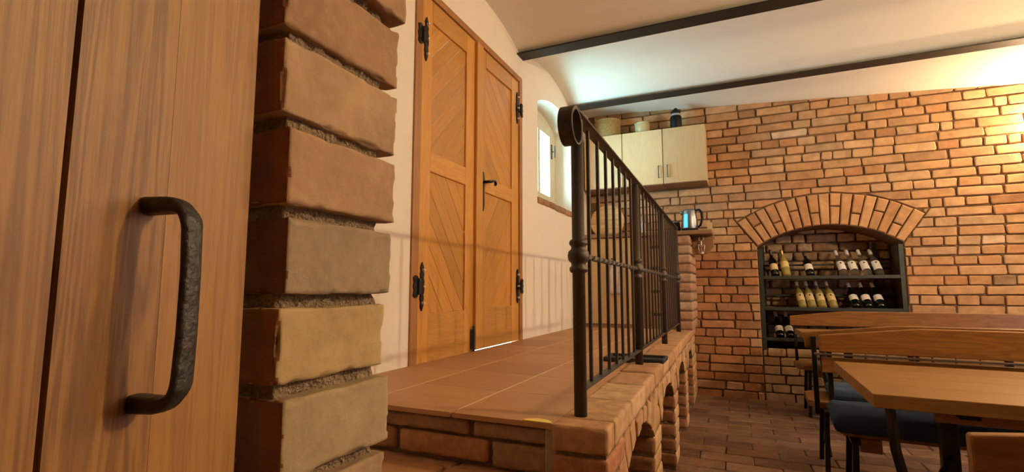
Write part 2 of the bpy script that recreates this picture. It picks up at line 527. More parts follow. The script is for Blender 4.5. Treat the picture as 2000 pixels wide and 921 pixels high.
# ---- left wall with door opening and arched window niche ----------------------
WZ0, WZ1, WY0, WY1, WSP, WTOP = 1.965, 2.83, 4.11, 5.20, 2.83, 2.955
DY0, DY1, DZ0, DZ1 = 2.21, 3.73, 0.705, 2.885
wl = MB()
XO = -1.88
wl.box(XO, XL, -1.6, DY0, -.1, 3.5)
wl.box(XO, XL, DY0, DY1, DZ1, 3.5)
wl.box(XO, XL, DY0, DY1, -.1, DZ0)
wl.box(XO, XL, DY1, WY0, -.1, 3.5)
wl.box(XO, XL, WY0, WY1, -.1, WZ0 - .06)
wl.box(XO, XL, WY1, 6.1, -.1, 3.5)
hw = (WY1 - WY0) / 2; rise = WTOP - WSP; RR = (hw * hw + rise * rise) / (2 * rise)
yc = (WY0 + WY1) / 2; zc = WTOP - RR
arc = []
for i in range(25):
    yy = WY0 + (WY1 - WY0) * i / 24
    arc.append((yy, zc + math.sqrt(RR * RR - (yy - yc) ** 2)))
wl.prism([(WY1, 3.5), (WY0, 3.5)] + arc, 'x', XO, XL)
WL = struct(wl.build('wall_left', M['plaster']))

# ---- arched window --------------------------------------------------------------
WN = root('window_1', 'small arched window with pale frame in the deep plastered niche')
wf = MB()
fx0, fx1 = -1.86, -1.80
for (a, b) in ((WY0, WY0 + .07), (WY1 - .10, WY1)):
    wf.box(fx0, fx1, a, b, WZ0 + .06, WSP - .015)
wf.box(fx0, fx1, WY0, WY1, WZ0 - .03, WZ0 + .06)
for i in range(24):
    (ya, za), (yb, zb) = arc[i], arc[i + 1]
    wf.prism([(ya, WSP - .015), (yb, WSP - .015), (yb, zb + .01), (ya, za + .01)], 'x', fx0, fx1)
wf.build('window_frame', M['window_wood'], WN)
for (a, b) in ((4.19, 4.28), (4.60, 4.66), (4.95, 5.07)):
    boxo('sash_stile', (-1.83, -1.775, a, b, WZ0 + .05, WSP), M['window_wood'], WN, bevel=.006)
for (a, b) in ((4.28, 4.60), (4.66, 4.95)):
    boxo('sash_rail', (-1.828, -1.777, a, b, WZ0 + .05, WZ0 + .13), M['window_wood'], WN)
    boxo('sash_rail', (-1.828, -1.777, a, b, WSP - .08, WSP), M['window_wood'], WN)
for (a, b) in ((4.28, 4.60), (4.66, 4.95)):
    boxo('pane', (-1.812, -1.806, a, b, WZ0 + .13, WSP - .08), M['pane'], WN)
hd = MB()
hd.box(-1.775, -1.768, 4.99, 5.015, 2.52, 2.68)
hd.tube([(-1.77, 5.0, 2.60), (-1.735, 5.0, 2.60)], .007)
hd.tube([(-1.738, 5.0, 2.66), (-1.735, 5.0, 2.60), (-1.738, 5.0, 2.535)], .008)
hd.build('window_handle', M['iron'], WN)
rs = random.Random(3)
for i in range(7):
    y0 = WY0 - .02 + i * .158
    v, f = rough_block(.30, .15, .062, .02, .01, .003, 40 + i)
    sb = link('sill_brick', mesh('sill_brick', v, f), M['brick_worn'], WN, loc=(XL - .14, y0 + .078, WZ0 - .042 + rs.uniform(-.003, .003)), rot=(0, R(3), 0), color=tint(rs, [(0.36, 0.20, 0.11), (0.30, 0.17, 0.10)]), smooth=True)

# ---- ceiling: shallow vaults between steel beams ---------------------------------
beams = [-0.43, 0.94, 2.32, 3.71, 5.08, 6.47]
ZB = 3.065
X0, X1 = -1.9, 3.4
cv = []; cf = []
NX = 12
def zend(x): return 3.10 - 0.072 * x if x > -1.2 else 3.19
rows = []
for i in range(-1, len(beams) - 1):
    ya = beams[i] if i >= 0 else beams[0] - 1.38
    yb = beams[i + 1]
    for k in range(17):
        t = k / 16
        rows.append((ya + (yb - ya) * t, t, i))
for (yy, t, i) in rows:
    for j in range(NX + 1):
        x = X0 + (X1 - X0) * j / NX
        z = 3.085 + 0.135 * (1 - (2 * t - 1) ** 2) ** 0.9
        if i == len(beams) - 2:      # the last bay sinks towards the right, as the brick wall's top does
            ze = zend(x)
            u = min(1, (yy - 5.08) / (YB - 5.08))
            z = 3.085 + (ze + .035 - 3.085) * u + 0.045 * math.sin(math.pi * min(1, u))
        cv.append((x, yy, z))
nr = len(rows)
for a in range(nr - 1):
    for j in range(NX):
        q = a * (NX + 1) + j
        cf.append((q, q + 1, q + NX + 2, q + NX + 1))
n0 = len(cv)
cv += [(x, y, 3.6) for (x, y, z) in [cv[i] for i in range(n0)]]
cf += [tuple(i + n0 for i in q)[::-1] for q in cf]
CE = struct(link('ceiling', mesh('ceiling', cv, cf), M['ceiling'], smooth=True))
for i, yb in enumerate(beams[:-1]):
    b = MB().box(X0, X1, yb - .068, yb + .068, ZB, ZB + .012).box(X0, X1, yb - .006, yb + .006, ZB + .012, ZB + .3)
    struct(b.build('ceiling_beam', M['steel_beam'], bevel=.002))

# ---- back brick wall with arched niche ---------------------------------------------
NCX, NCZ, NR, NRO, NHW = 0.838, 0.672, 1.09, 1.413, 0.625
NBOT = 0.50
core = MB()
yc0, yc1 = YB + .004, YB + .58
nl, nrr = NCX - NHW, NCX + NHW
core.box(X0, nl, yc0, yc1, -.1, 3.5)
core.box(nrr, X1, yc0, yc1, -.1, 3.5)
core.box(nl, nrr, yc0 + .035, yc1, -.1, NBOT)
ap = []
for i in range(25):
    xx = nl + (nrr - nl) * i / 24
    ap.append((xx, NCZ + math.sqrt(NR * NR - (xx - NCX) ** 2)))
core.prism([(nrr, 3.5), (nl, 3.5)] + ap, 'y', yc0, yc1)
core.box(nl - .01, nrr + .01, YB + .46, YB + .58, NBOT - .02, 1.9)
WB = struct(core.build('wall_back', M['mortar']))

rb = random.Random(21)
CH = 0.0905
kinds = {}
for nm, L in (('s', .327), ('h', .157), ('m', .240), ('q', .089)):
    kinds[nm] = []
    for k in range(6):
        v, f = face_brick(L, .03, CH - .013, rb, .006)
        me = mesh('brick', v, f); me.materials.append(M['brick']); kinds[nm].append(me)
Ls = {'s': .338, 'h': .168, 'm': .251, 'q': .100}
items = []
def in_arch(x0, x1, z0, z1):
    if z1 > NCZ + .6:
        # outside the extrados?
        for xx in (x0, (x0 + x1) / 2, x1):
            for zz in (z0, z1):
                d = math.hypot(xx - NCX, zz - NCZ)
                if d < NRO + .006 and zz > NCZ + .9 - .02 and abs(math.atan2(xx - NCX, zz - NCZ)) < R(36.2):
                    return True
    return x1 > nl + .02 and x0 < nrr - .02 and NBOT - .03 < (z0 + z1) / 2 < 1.62
row = 0
z = -0.02
while z < 3.25:
    x = X0 + 0.25
    seq = 's' if row % 2 == 0 else 'h'
    x += rb.uniform(0, .16)
    while x < 3.2:
        k = seq
        r_ = rb.random()
        if seq == 's' and r_ < .12: k = 'h'
        elif seq == 's' and r_ < .2: k = 'm'
        elif seq == 'h' and r_ < .16: k = 's'
        elif seq == 'h' and r_ < .26: k = 'q'
        x1 = x + Ls[k]
        items.append((k, x, x1, z, z + CH))
        x = x1
    z += CH; row += 1
def clip(poly, nx, ny, d):
    """keep the side of a convex polygon where p.n <= d"""
    out = []
    for i in range(len(poly)):
        a, b = poly[i], poly[(i + 1) % len(poly)]
        da = a[0] * nx + a[1] * ny - d; db = b[0] * nx + b[1] * ny - d
        if da <= 0: out.append(a)
        if (da < 0 < db) or (db < 0 < da):
            t = da / (da - db); out.append((a[0] + (b[0] - a[0]) * t, a[1] + (b[1] - a[1]) * t))
    return out
def inset(poly, g):
    out = poly
    for i in range(len(poly)):
        a, b = poly[i], poly[(i + 1) % len(poly)]
        dx, dz = b[0] - a[0], b[1] - a[1]
        l = math.hypot(dx, dz)
        if l < 1e-5: continue
        nx, nz = dz / l, -dx / l          # outward for counter-clockwise polygons
        out = clip(out, nx, nz, a[0] * nx + a[1] * nz - g)
        if len(out) < 3: return []
    return out
def area(p):
    return abs(sum(p[i][0] * p[(i + 1) % len(p)][1] - p[(i + 1) % len(p)][0] * p[i][1] for i in range(len(p)))) / 2
def poly_brick(p, c=.007, D=.03, r=None):
    """front at y=0 with a chamfered rim, p counter-clockwise around its own centre"""
    q = []
    for i in range(len(p)):
        a, b = p[i], p[(i + 1) % len(p)]
        if math.hypot(a[0] - b[0], a[1] - b[1]) > .003: q.append((a[0] + r.uniform(-.002, .002), a[1] + r.uniform(-.002, .002)))
    p = q
    n = len(p)
    sc = [(x * (1 - c / max(.02, math.hypot(x, z)) * 1.1), z * (1 - c / max(.02, math.hypot(x, z)) * 1.1)) for x, z in p]
    v = [(x, D, z) for x, z in p] + [(x, c, z) for x, z in p] + [(x, 0, z) for x, z in sc]
    f = [tuple(range(n))[::-1]]
    for k in range(n):
        k2 = (k + 1) % n
        f += [(k, k2, n + k2, n + k), (n + k, n + k2, 2 * n + k2, 2 * n + k)]
    f.append(tuple(range(2 * n, 3 * n)))
    return v, f
HA = math.asin(NHW / NR)
nhx, nhz = math.cos(HA), -math.sin(HA)      # normal of the right skewback line
final = []
for (k, x0, x1, z0, z1) in items:
    if x1 < -1.62 or (x0 > -1.3 and z0 > zend(x0) + .03) or z0 > 3.2: continue
    poly = None
    cx, cz = (x0 + x1) / 2 - NCX, (z0 + z1) / 2 - NCZ
    rect = [(x0, z0), (x1, z0), (x1, z1), (x0, z1)]
    corners = [(px - NCX, pz - NCZ) for px, pz in rect]
    touch = any(math.hypot(a, b) < NRO + .01 and b > NR * math.cos(HA) - .06 and abs(math.atan2(a, b)) < HA + .02 for a, b in corners + [(cx, cz)])
    injamb = x1 > nl and x0 < nrr and (z0 + z1) / 2 > NBOT and (z0 + z1) / 2 < NCZ + NR * math.cos(HA) + .02
    if (z0 + z1) / 2 < NBOT and (x0 < nl < x1 or x0 < nrr < x1):      # split where the wall steps back under the niche
        e_ = nl if x0 < nl < x1 else nrr
        for (a_, b_) in ((x0, e_), (e_, x1)):
            if b_ - a_ > .03: final.append((k, a_, b_, z0, [(a_, z0), (b_, z0), (b_, z1), (a_, z1)]))
        continue
    if touch or injamb:
        pieces = []
        sgn = 1 if cx > 0 else -1
        zsp = NCZ + NR * math.cos(HA)
        if z1 > zsp - .01 and all(math.hypot(a, b) > NRO + .004 for a, b in corners):
            pieces.append(rect)
        elif z1 > zsp - .01:
            q = clip(rect, sgn * nhx, nhz, sgn * nhx * NCX + nhz * NCZ)      # above the ring
            if len(q) >= 3:
                m0 = sum(a for a, b in q) / len(q) - NCX; m1 = sum(b for a, b in q) / len(q) - NCZ
                l_ = math.hypot(m0, m1); ux, uz = m0 / l_, m1 / l_
                q = clip(q, -ux, -uz, -(NRO + .002 + NCX * ux + NCZ * uz))
                pieces.append(q)
            q = clip(rect, -sgn * nhx, -nhz, -(sgn * nhx * NCX + nhz * NCZ + .002))
            if z0 < zsp - .01 and len(q) >= 3: q = clip(q, -sgn, 0, -(sgn * NCX + NHW))
            pieces.append(q)
        else:
            pieces.append(clip(rect, -sgn, 0, -(sgn * NCX + NHW)))
        for p in pieces:
            if len(p) >= 3 and area(p) > .0012:
                final.append((k, x0, x1, z0, p))
        continue
    final.append((k, x0, x1, z0, None))
def show(it):
    cx, cz = (it[1] + it[2]) / 2, it[3]
    if not (-.50 < cx < 2.50): return False
    if cz < .75 and cx > .85: return False
    if 2.2 < cz < 2.85 and cx < -.32: return False
    return True
seen = [it for it in final if show(it)]
seen.sort(key=lambda it: -(it[2] - it[1]) * (1.4 if it[1] > 0 else 1) - (.5 if it[4] else 0))
seen_ids = set(id(i) for i in seen[:272])
jb = MB(); tj = []
for it in final:
    k, x0, x1, z0, p = it
    cx, cz = (x0 + x1) / 2, z0 + CH / 2
    dy = .03 if (cz < NBOT and nl < cx < nrr) else 0
    col = tint(rb)
    if rb.random() < .08: col = tuple(c * .74 for c in col)
    if rb.random() < .02: col = (0.60, 0.42, 0.28)
    if cz < 1.5 and cx < nl: col = (col[0] * .86, col[1] * .72, col[2] * .66)  # lower left bricks: shade on the wall put into a darker, redder tint
    if dy: col = tuple(c * f for c, f in zip((.46, .31, .17), (rb.uniform(.8, 1.1),) * 3))
    if p:
        c0 = sum(a for a, b in p) / len(p); c1 = sum(b for a, b in p) / len(p)
        pp = inset([(a - c0, b - c1) for a, b in p]  , .006)
        if len(pp) < 3: continue
        v, f = poly_brick(pp, r=rb)
        px, pz = c0, c1
    if id(it) in seen_ids:
        if p:
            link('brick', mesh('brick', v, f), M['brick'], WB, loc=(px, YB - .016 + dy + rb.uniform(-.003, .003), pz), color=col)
            continue
        o = bpy.data.objects.new('brick', rb.choice(kinds[k])); COL.objects.link(o); o.parent = WB
        o.location = (cx, YB - .016 + dy + rb.uniform(-.005, .004), cz)
        o.rotation_euler = (rb.uniform(-.012, .012), rb.uniform(-.014, .014), rb.uniform(-.016, .016))
        o.scale = (rb.uniform(.975, 1.01), 1, rb.uniform(.93, 1.06))
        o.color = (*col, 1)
    else:
        n = len(jb.f)
        if not p:
            v, f = face_brick((x1 - x0) - .012, .03, CH - .013, rb, .006); px, pz = cx, cz
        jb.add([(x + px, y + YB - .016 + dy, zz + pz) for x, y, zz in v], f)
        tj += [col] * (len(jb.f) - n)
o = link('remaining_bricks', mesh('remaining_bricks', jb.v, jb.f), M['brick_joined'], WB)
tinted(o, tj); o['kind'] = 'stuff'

# arch ring: 17 radial positions, alternately one long brick or two short ones
HA = math.asin(NHW / NR)
NV = 17
for i in range(NV):
    a0 = -HA + 2 * HA * i / NV; a1 = -HA + 2 * HA * (i + 1) / NV
    am = (a0 + a1) / 2; ha = (a1 - a0) / 2
    full = i % 2 == 0
    split = [(NR, NRO)] if full else ([(NR, NR + .19), (NR + .19, NRO)] if i % 4 == 1 else [(NR, NR + .13), (NR + .13, NRO)])
    for (r0, r1) in split:
        g = .0065
        def P(r, s, yy, ins=0.0):
            w = r * math.tan(ha) - g - ins
            return (s * w, yy, r)
        j = lambda: rb.uniform(-.003, .003)
        r0i, r1i = r0 + g, r1 - g
        rm = (r0 + r1) / 2
        ring = [P(r0i, -1, 0), P(r0i, 1, 0), P(r1i, 1, 0), P(r1i, -1, 0)]
        c = .008
        ring = [(x + j(), y, zz + j()) for x, y, zz in ring]
        inn = [(x - math.copysign(c, x), -c, zz + (c if zz < rm else -c)) for x, y, zz in ring]
        v = [(x, .05, zz) for x, y, zz in ring] + [(x, 0, zz) for x, y, zz in ring] + inn
        v = [(x, y, zz - rm) for x, y, zz in v]
        f = [(3, 2, 1, 0)]
        for q in range(4):
            q2 = (q + 1) % 4
            f += [(q, q2, 4 + q2, 4 + q), (4 + q, 4 + q2, 8 + q2, 8 + q)]
        f.append((8, 9, 10, 11))
        mb = MB().add(v, f)
        oo = mb.build('arch_brick', M['brick'], WB, loc=(NCX + rm * math.sin(am), YB - .016, NCZ + rm * math.cos(am)), rot=(0, am, 0), color=tint(rb, [(0.48, 0.255, 0.11), (0.45, 0.225, 0.095), (0.50, 0.28, 0.13)], .08))
# rough stones on the back of the niche
NST = [(0.34, 0.21, 0.11), (0.42, 0.28, 0.16), (0.26, 0.16, 0.09), (0.50, 0.36, 0.22)]
z = NBOT + .05; r0 = 0
while z < 1.75:
    x = nl + rb.uniform(-.1, 0)
    while x < nrr:
        L = rb.uniform(.13, .30)
        xa, xb = max(x, nl + .01), min(x + L, nrr - .01)
        if xb - xa > .05 and z + .04 < NCZ + math.sqrt(max(0, NR ** 2 - ((xa + xb) / 2 - NCX) ** 2)) + .02:
            v, f = rough_block(xb - xa - .012, .05, .085, .03, .018, .010, rb.random() * 90)
            link('niche_brick', mesh('niche_brick', v, f), M['brick_worn'], WB, loc=((xa + xb) / 2, YB + .455 - rb.uniform(0, .015), z + .043), color=tint(rb, NST, .2), smooth=True)
        x += L
    z += .098

# ================================================================== RAISED LANDING
LZ = 0.72
LD = struct(MB().box(XL, -.54, 1.475, YB, .60, .703).box(XL, -.56, 1.50, YB, 0, .60).build('landing', M['grout']), 'raised landing paved with large terracotta tiles')
# the mass under the landing stays open behind the arches: replaced by a thin slab + wall
me = LD.data
LD.data = MB().box(XL, -.505, 1.500, YB, .64, .7188).box(XL, -.54, 1.52, 1.70, -.02, .64).build('tmp', M['grout']).data
bpy.data.objects.remove(bpy.data.objects['tmp'])
rt = random.Random(5)
TX = [(-1.59, -1.253), (-1.247, -.875), (-.869, -.520)]
TP = [(0.45, 0.240, 0.115), (0.42, 0.222, 0.105), (0.47, 0.255, 0.125)]
for r_ in range(12):
    ya = 1.455 + r_ * .382; yb = min(ya + .376, YB - .01)
    for (a, b) in TX:
        if yb - ya < .05: continue
        boxo('tile', (a + .001, b - .001, ya + .001, yb - .001, .7035, LZ + rt.uniform(-.0004, .0004)), M['tile'], LD, bevel=.0012, color=tint(rt, TP, .05))
# first riser: thin course, thick course, slim course proud of it
def riser_brick(x0, x1, y0, z0, z1, col, d=.10, seed=1):
    v, f = rough_block(x1 - x0, d, z1 - z0, .012, .008, .0028, seed, .004)
    return link('brick', mesh('brick', v, f), M['brick_worn'], LD, loc=((x0 + x1) / 2, y0 + d / 2, (z0 + z1) / 2), color=col, smooth=True)
BR = [(0.26, 0.14, 0.08), (0.34, 0.155, 0.075), (0.22, 0.125, 0.07)]
riser_brick(-1.30, -.815, 1.470, .652, .698, (0.33, 0.19, 0.11), seed=2)
riser_brick(-.795, -.545, 1.470, .652, .698, (0.32, 0.20, 0.12), seed=3)
riser_brick(-1.45, -1.105, 1.474, .572, .642, (0.40, 0.21, 0.12), seed=4)
riser_brick(-1.085, -.745, 1.470, .572, .642, (0.44, 0.215, 0.105), seed=5)
riser_brick(-.728, -.535, 1.468, .566, .642, (0.32, 0.19, 0.10), seed=6)
riser_brick(-1.25, -.86, 1.440, .525, .556, (0.38, 0.20, 0.11), seed=7)
riser_brick(-.85, -.535, 1.446, .525, .556, (0.40, 0.20, 0.10), seed=8)
boxo('joint', (-.548, -.508, 1.462, 1.50, .50, .7165), M['grout_grey'], LD, bevel=.004)
v, f = rough_block(1.06, .2, .24, .012, .01, .003, 33, 0)
link('mortar', mesh('mortar', v, f), M['mortar_rough'], LD, loc=(-1.06, 1.590, .583), smooth=True)
# lower steps
for i in range(3):
    zt = .538 - .18 * i; y1 = 1.50 - .36 * i
    st = struct(MB().box(XL, -.53, y1 - .36, y1, -.02, zt).build('step', M['mortar'], bevel=.004))
    for (a, b) in TX:
        boxo('tile', (a, b - .012, y1 - .372, y1 - .03, zt - .002, zt + .014), M['tile'], st, bevel=.003, color=tint(rt, TP, .05))
# half-round yellow marker on the nosing
mk = [(-.572 + .046 * math.cos(t), 1.457 + .036 * math.sin(t)) for t in [math.pi * i / 16 for i in range(17)]]
tag(MB().prism(mk, 'z', LZ + .0006, LZ + .0026).build('floor_marker', M['yellow']), 'yellow half-round warning marker stuck on the edge of the terracotta landing', 'marker')

# ---- arcaded edge wall (slightly turned against the room) -----------------------
TURN = R(1.05)
EW = root('landing_edge_wall', 'worn brick edge wall of the landing, pierced by low arches', loc=(-.354, 1.45, 0), rot=(0, 0, TURN))
# local frame: x=0 is the outer face, y from 0 (front end) to 4.40, wall goes to x=-.165
arches = [(.62, .35), (1.58, .35), (2.52, .35), (3.45, .35)]
AP, RS = .580, .130
def arch_z(c, hw, y):
    Ra = (hw * hw + RS * RS) / (2 * RS)
    return AP - Ra + math.sqrt(max(0, Ra * Ra - (y - c) ** 2))
WEND = 4.38
cm = MB()
ys = [0.012]
for c, hw in arches:
    cm.box(-.155, -.008, ys[-1], c - hw - .005, -.03, .70)
    pts = [(c + hw + .005, .70), (c - hw - .005, .70)]
    for i in range(13):
        yy = c - hw + 2 * hw * i / 12
        pts.append((yy, arch_z(c, hw, yy) + .008))
    cm.prism(pts, 'x', -.155, -.008)
    ys.append(c + hw + .005)
cm.box(-.155, -.008, ys[-1], WEND, -.03, .70)
cm.build('mortar', M['mortar_rough'], EW)
rw = random.Random(17)
WORN = [(0.45, 0.265, 0.14), (0.42, 0.24, 0.12), (0.48, 0.30, 0.16), (0.40, 0.22, 0.11), (0.50, 0.33, 0.19)]
def eb(name, y0, y1, z0, z1, x0=-.168, x1=0.0, res=.018, seed=None, amp=.003, r=.007, chip=.005, col=None, rot=(0, 0, 0)):
    v, f = rough_block(x1 - x0, y1 - y0, z1 - z0, res, r, amp, seed if seed is not None else rw.random() * 99, chip)
    return link(name, mesh(name, v, f), M['brick_worn'], EW, loc=((x0 + x1) / 2 + rw.uniform(-.001, .0015), (y0 + y1) / 2, (z0 + z1) / 2), rot=rot, color=col or tint(rw, WORN, .1), smooth=True)
# coping
y = 0.0
Lc = [.10, .30, .33, .31, .34, .30, .33, .31, .34, .30, .33, .32, .33, .33, .3]
for i, L in enumerate(Lc):
    y1 = min(y + L, WEND)
    if y1 - y > .05:
        eb('coping_brick', y + .002, y1 - .004, .648, LZ + (0.002 if i != 4 else .008), res=.010 if i < 3 else .02, seed=200 + i, amp=.003, col=(0.45, 0.245, 0.125) if i == 0 else None)
    y = y1
# front pier under the coping
zz = .648
k = 0
while zz > .01:
    z0 = max(zz - .082, 0)
    eb('brick', 0.0, .26, z0 + .006, zz - .012, res=.010 if k < 2 else .03, seed=300 + k, col=(0.36, 0.155, 0.075) if k < 2 else None)
    zz = z0; k += 1
# piers between the arches, their courses, then the arch stones
edges = [(arches[i][0] + arches[i][1], arches[i + 1][0] - arches[i + 1][1]) for i in range(3)] + [(arches[3][0] + arches[3][1], WEND)]
for (a, b) in edges:
    zz = AP - RS
    while zz > .02:
        z0 = max(zz - .0875, 0)
        n = 1 if b - a < .4 else 2
        for q in range(n):
            ya = a + (b - a) * q / n; yb = a + (b - a) * (q + 1) / n
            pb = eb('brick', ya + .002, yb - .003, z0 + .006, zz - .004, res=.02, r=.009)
            pb.data.materials.append(M['brick_shade'])       # arch jambs without limewash, their shade put into the colour too
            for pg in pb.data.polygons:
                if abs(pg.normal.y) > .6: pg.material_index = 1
        zz = z0
for (c, hw) in arches:
    Ra = (hw * hw + RS * RS) / (2 * RS)
    hz = AP - Ra
    HB = math.asin(hw / Ra)
    nv = 9
    for i in range(nv):
        a0 = -HB + 2 * HB * i / nv; a1 = -HB + 2 * HB * (i + 1) / nv
        am = (a0 + a1) / 2; ha = (a1 - a0) / 2 - .006
        ro = (.645 - hz) / math.cos(am) - .004
        ro = min(ro, Ra + .20)
        ri = Ra + rw.uniform(-.004, .006)
        rm = (ri + ro) / 2
        x0, x1 = -.166, rw.uniform(-.004, .006)
        v = []
        for x in (x0, x1):
            for (r_, s) in ((ri, -1), (ri, 1), (ro, 1), (ro, -1)):
                v.append((x, s * r_ * math.tan(ha), r_ - rm))
        f = [(0, 1, 2, 3), (7, 6, 5, 4), (0, 4, 5, 1), (1, 5, 6, 2), (2, 6, 7, 3), (3, 7, 4, 0)]
        MB().add(v, f).build('arch_brick', M['brick_worn'], EW, loc=(0, c + rm * math.sin(am), hz + rm * math.cos(am)), rot=(-am, 0, 0), color=tint(rw, WORN, .1), bevel=.007)
# corner filler stones above piers
for (a, b) in edges:
    m_ = (a + b) / 2; w_ = min((b - a) * .42, .13)
    eb('brick', m_ - w_ * .9, m_ + w_ * .9, AP - RS + .005, .56, res=.025, r=.012)
    eb('brick', m_ - w_ * 1.2, m_ + w_ * 1.2, .565, .642, res=.025, r=.012)

# ---- brick pillar at the far end, carrying the bar top ----------------------------
PL = root('brick_pillar', 'slim brick pillar at the end of the railing under the bar top')
px0, px1, py0 = -.53, -.405, 5.22
MB().box(px0 + .008, px1 - .012, py0 + .01, YB, LZ, 1.655).build('mortar', M['mortar_rough'], PL)
k = 0
z = LZ
while z < 1.64:
    z1 = z + .0935
    col = tint(rw, [(0.40, 0.25, 0.16), (0.37, 0.20, 0.12), (0.42, 0.28, 0.19)], .1)
    for (a, b) in ([(py0, py0 + .30), (py0 + .31, YB)] if k % 2 else [(py0, py0 + .145), (py0 + .155, py0 + .45), (py0 + .46, YB)]):
        v, f = rough_block(px1 - px0, b - a, .082, .02, .012, .003, rw.random() * 99, .005)
        link('brick', mesh('brick', v, f), M['brick_worn'], PL, loc=((px0 + px1) / 2 + rw.uniform(-.003, .003), (a + b) / 2, z + .0465), color=col, smooth=True)
    z = z1; k += 1

# ================================================================== DOOR IN THE LEFT WALL
D1 = root('door_1', 'double wooden door with herringbone panels and black wrought hinges')
fr = MB()
fr.box(-1.66, -1.578, DY0, DY0 + .065, DZ0, DZ1)
fr.box(-1.66, -1.578, DY1 - .055, DY1, DZ0, DZ1)
fr.box(-1.66, -1.578, DY0 + .065, DY1 - .055, DZ1 - .045, DZ1)
fr.build('door_frame', M['frame_wood'], D1, bevel=.004)

def clip(poly, nx, ny, d):
    out = []
    for i in range(len(poly)):
        a, b = poly[i], poly[(i + 1) % len(poly)]
        da = a[0] * nx + a[1] * ny - d; db = b[0] * nx + b[1] * ny - d
        if da <= 0: out.append(a)
        if (da < 0 < db) or (db < 0 < da):
            t = da / (da - db); out.append((a[0] + (b[0] - a[0]) * t, a[1] + (b[1] - a[1]) * t))
    return out

def leaf(label, y0, y1, pans, slopes, zbot):
    L = bpy.data.objects.new('door_leaf', None); COL.objects.link(L); L.parent = D1; L['label'] = label
    xf, xb = -1.590, -1.632
    ztop = DZ1 - .047
    (pa, pb) = pans[0][0:2]
    boxo('stile', (xb, xf, y0, pa, zbot, ztop), M['door_z'], L, bevel=.005)
    boxo('stile', (xb, xf, pb, y1, zbot, ztop), M['door_z'], L, bevel=.005)
    zs = [zbot] + [q for p in pans for q in p[2:4]] + [ztop]
    zs = [(zbot, pans[0][2]), (pans[0][3], pans[1][2]), (pans[1][3], ztop)]
    for (a, b) in zs:
        boxo('rail', (xb, xf, pa, pb, a, b), M['door_y'], L, bevel=.005)
    for p, sl in zip(pans, slopes):
        a, b, c, d = p
        th = math.atan(sl)
        dx, dy = math.cos(th), math.sin(th); nx, ny = -dy, dx
        rect = [(a - .004, c - .004), (b + .004, c - .004), (b + .004, d + .004), (a - .004, d + .004)]
        ds = [q[0] * nx + q[1] * ny for q in rect]
        w = .098
        t = min(ds) - rt.uniform(0, w)
        while t < max(ds):
            poly = clip(clip(rect, nx, ny, t + w - .0012), -nx, -ny, -(t + .0012))
            if len(poly) >= 3:
                cy = sum(q[0] for q in poly) / len(poly); cz = sum(q[1] for q in poly) / len(poly)
                loc2 = [((q[0] - cy) * dx + (q[1] - cz) * dy, (q[0] - cy) * nx + (q[1] - cz) * ny) for q in poly]
                MB().prism(loc2, 'x', -.007, .007).build('plank', M['door_plank'], L, loc=(-1.611 + rt.uniform(-.0008, .0008), cy, cz), rot=(th, 0, 0), bevel=.0015, seg=1)
            t += w
    return L
lf1 = leaf('left door leaf, nearest the brick pier', 2.277, 2.925, [(2.392, 2.806, .987, 1.798), (2.392, 2.806, 1.915, 2.705)], [-1.35, 1.0], .716)
lf2 = leaf('right door leaf with the lever handle', 2.937, 3.672, [(3.087, 3.543, .997, 1.800), (3.087, 3.543, 1.905, 2.715)], [1.35, -1.0], .7225)
boxo('cover_strip', (-1.592, -1.566, 2.915, 3.005, .73, DZ1 - .055), M['door_z'], D1, bevel=.006)

def strap(yc_, zc_, side, name='hinge'):
    """spear-ended wrought strap on the leaf, knuckle and serrated plate on the frame"""
    H = bpy.data.objects.new(name, None); COL.objects.link(H); H.parent = D1
    pts = [(0, .135), (.014, .105), (.009, .085), (.018, .07), (.013, .045), (.020, .03), (.020, -.03), (.013, -.045), (.018, -.07), (.009, -.085), (.014, -.105), (0, -.135)]
    poly = [(yc_ + a, zc_ + b) for a, b in pts] + [(yc_ - a, zc_ + b) for a, b in pts[::-1][1:-1]]
    MB().prism(poly, 'x', -1.589, -1.580).build('strap', M['iron_black'], H, bevel=.002)
    s = side
    arm = [(yc_, zc_ + .018), (yc_ + s * .045, zc_ + .028), (yc_ + s * .075, zc_ + .012), (yc_ + s * .075, zc_ - .012), (yc_ + s * .045, zc_ - .028), (yc_, zc_ - .018)]
    MB().prism(arm, 'x', -1.586, -1.572).build('hinge_arm', M['iron_black'], H, bevel=.002)
    MB().tube([(-1.570, yc_ + s * .05, zc_ - .045), (-1.570, yc_ + s * .05, zc_ + .045)], .010, 12).build('knuckle', M['iron_black'], H)
    pl = [(yc_ + s * .052, zc_ + .055), (yc_ + s * .075, zc_ + .062), (yc_ + s * .095, zc_ + .05), (yc_ + s * .088, zc_ + .02), (yc_ + s * .096, zc_), (yc_ + s * .088, zc_ - .02), (yc_ + s * .095, zc_ - .05), (yc_ + s * .075, zc_ - .062), (yc_ + s * .052, zc_ - .055)]
    MB().prism(pl, 'x', -1.579, -1.571).build('frame_plate', M['iron_black'], H, bevel=.002)
    sc = MB()
    for dz in (.09, 0, -.09):
        sc.tube([(-1.581, yc_ + .002, zc_ + dz), (-1.566, yc_ + .002, zc_ + dz)], [.009, .007], 8)
    sc.build('screws', M['screw'], H)
for (yy, zz, s) in ((2.318, 2.565, -1), (2.318, 1.135, -1), (3.636, 2.600, 1), (3.636, 1.145, 1)):
    strap(yy, zz, s)
LHN = bpy.data.objects.new('lever_handle', None); COL.objects.link(LHN); LHN.parent = D1
plp = [(0, .14), (.012, .12), (.018, .09), (.014, 0), (.018, -.09), (.012, -.12), (0, -.14)]
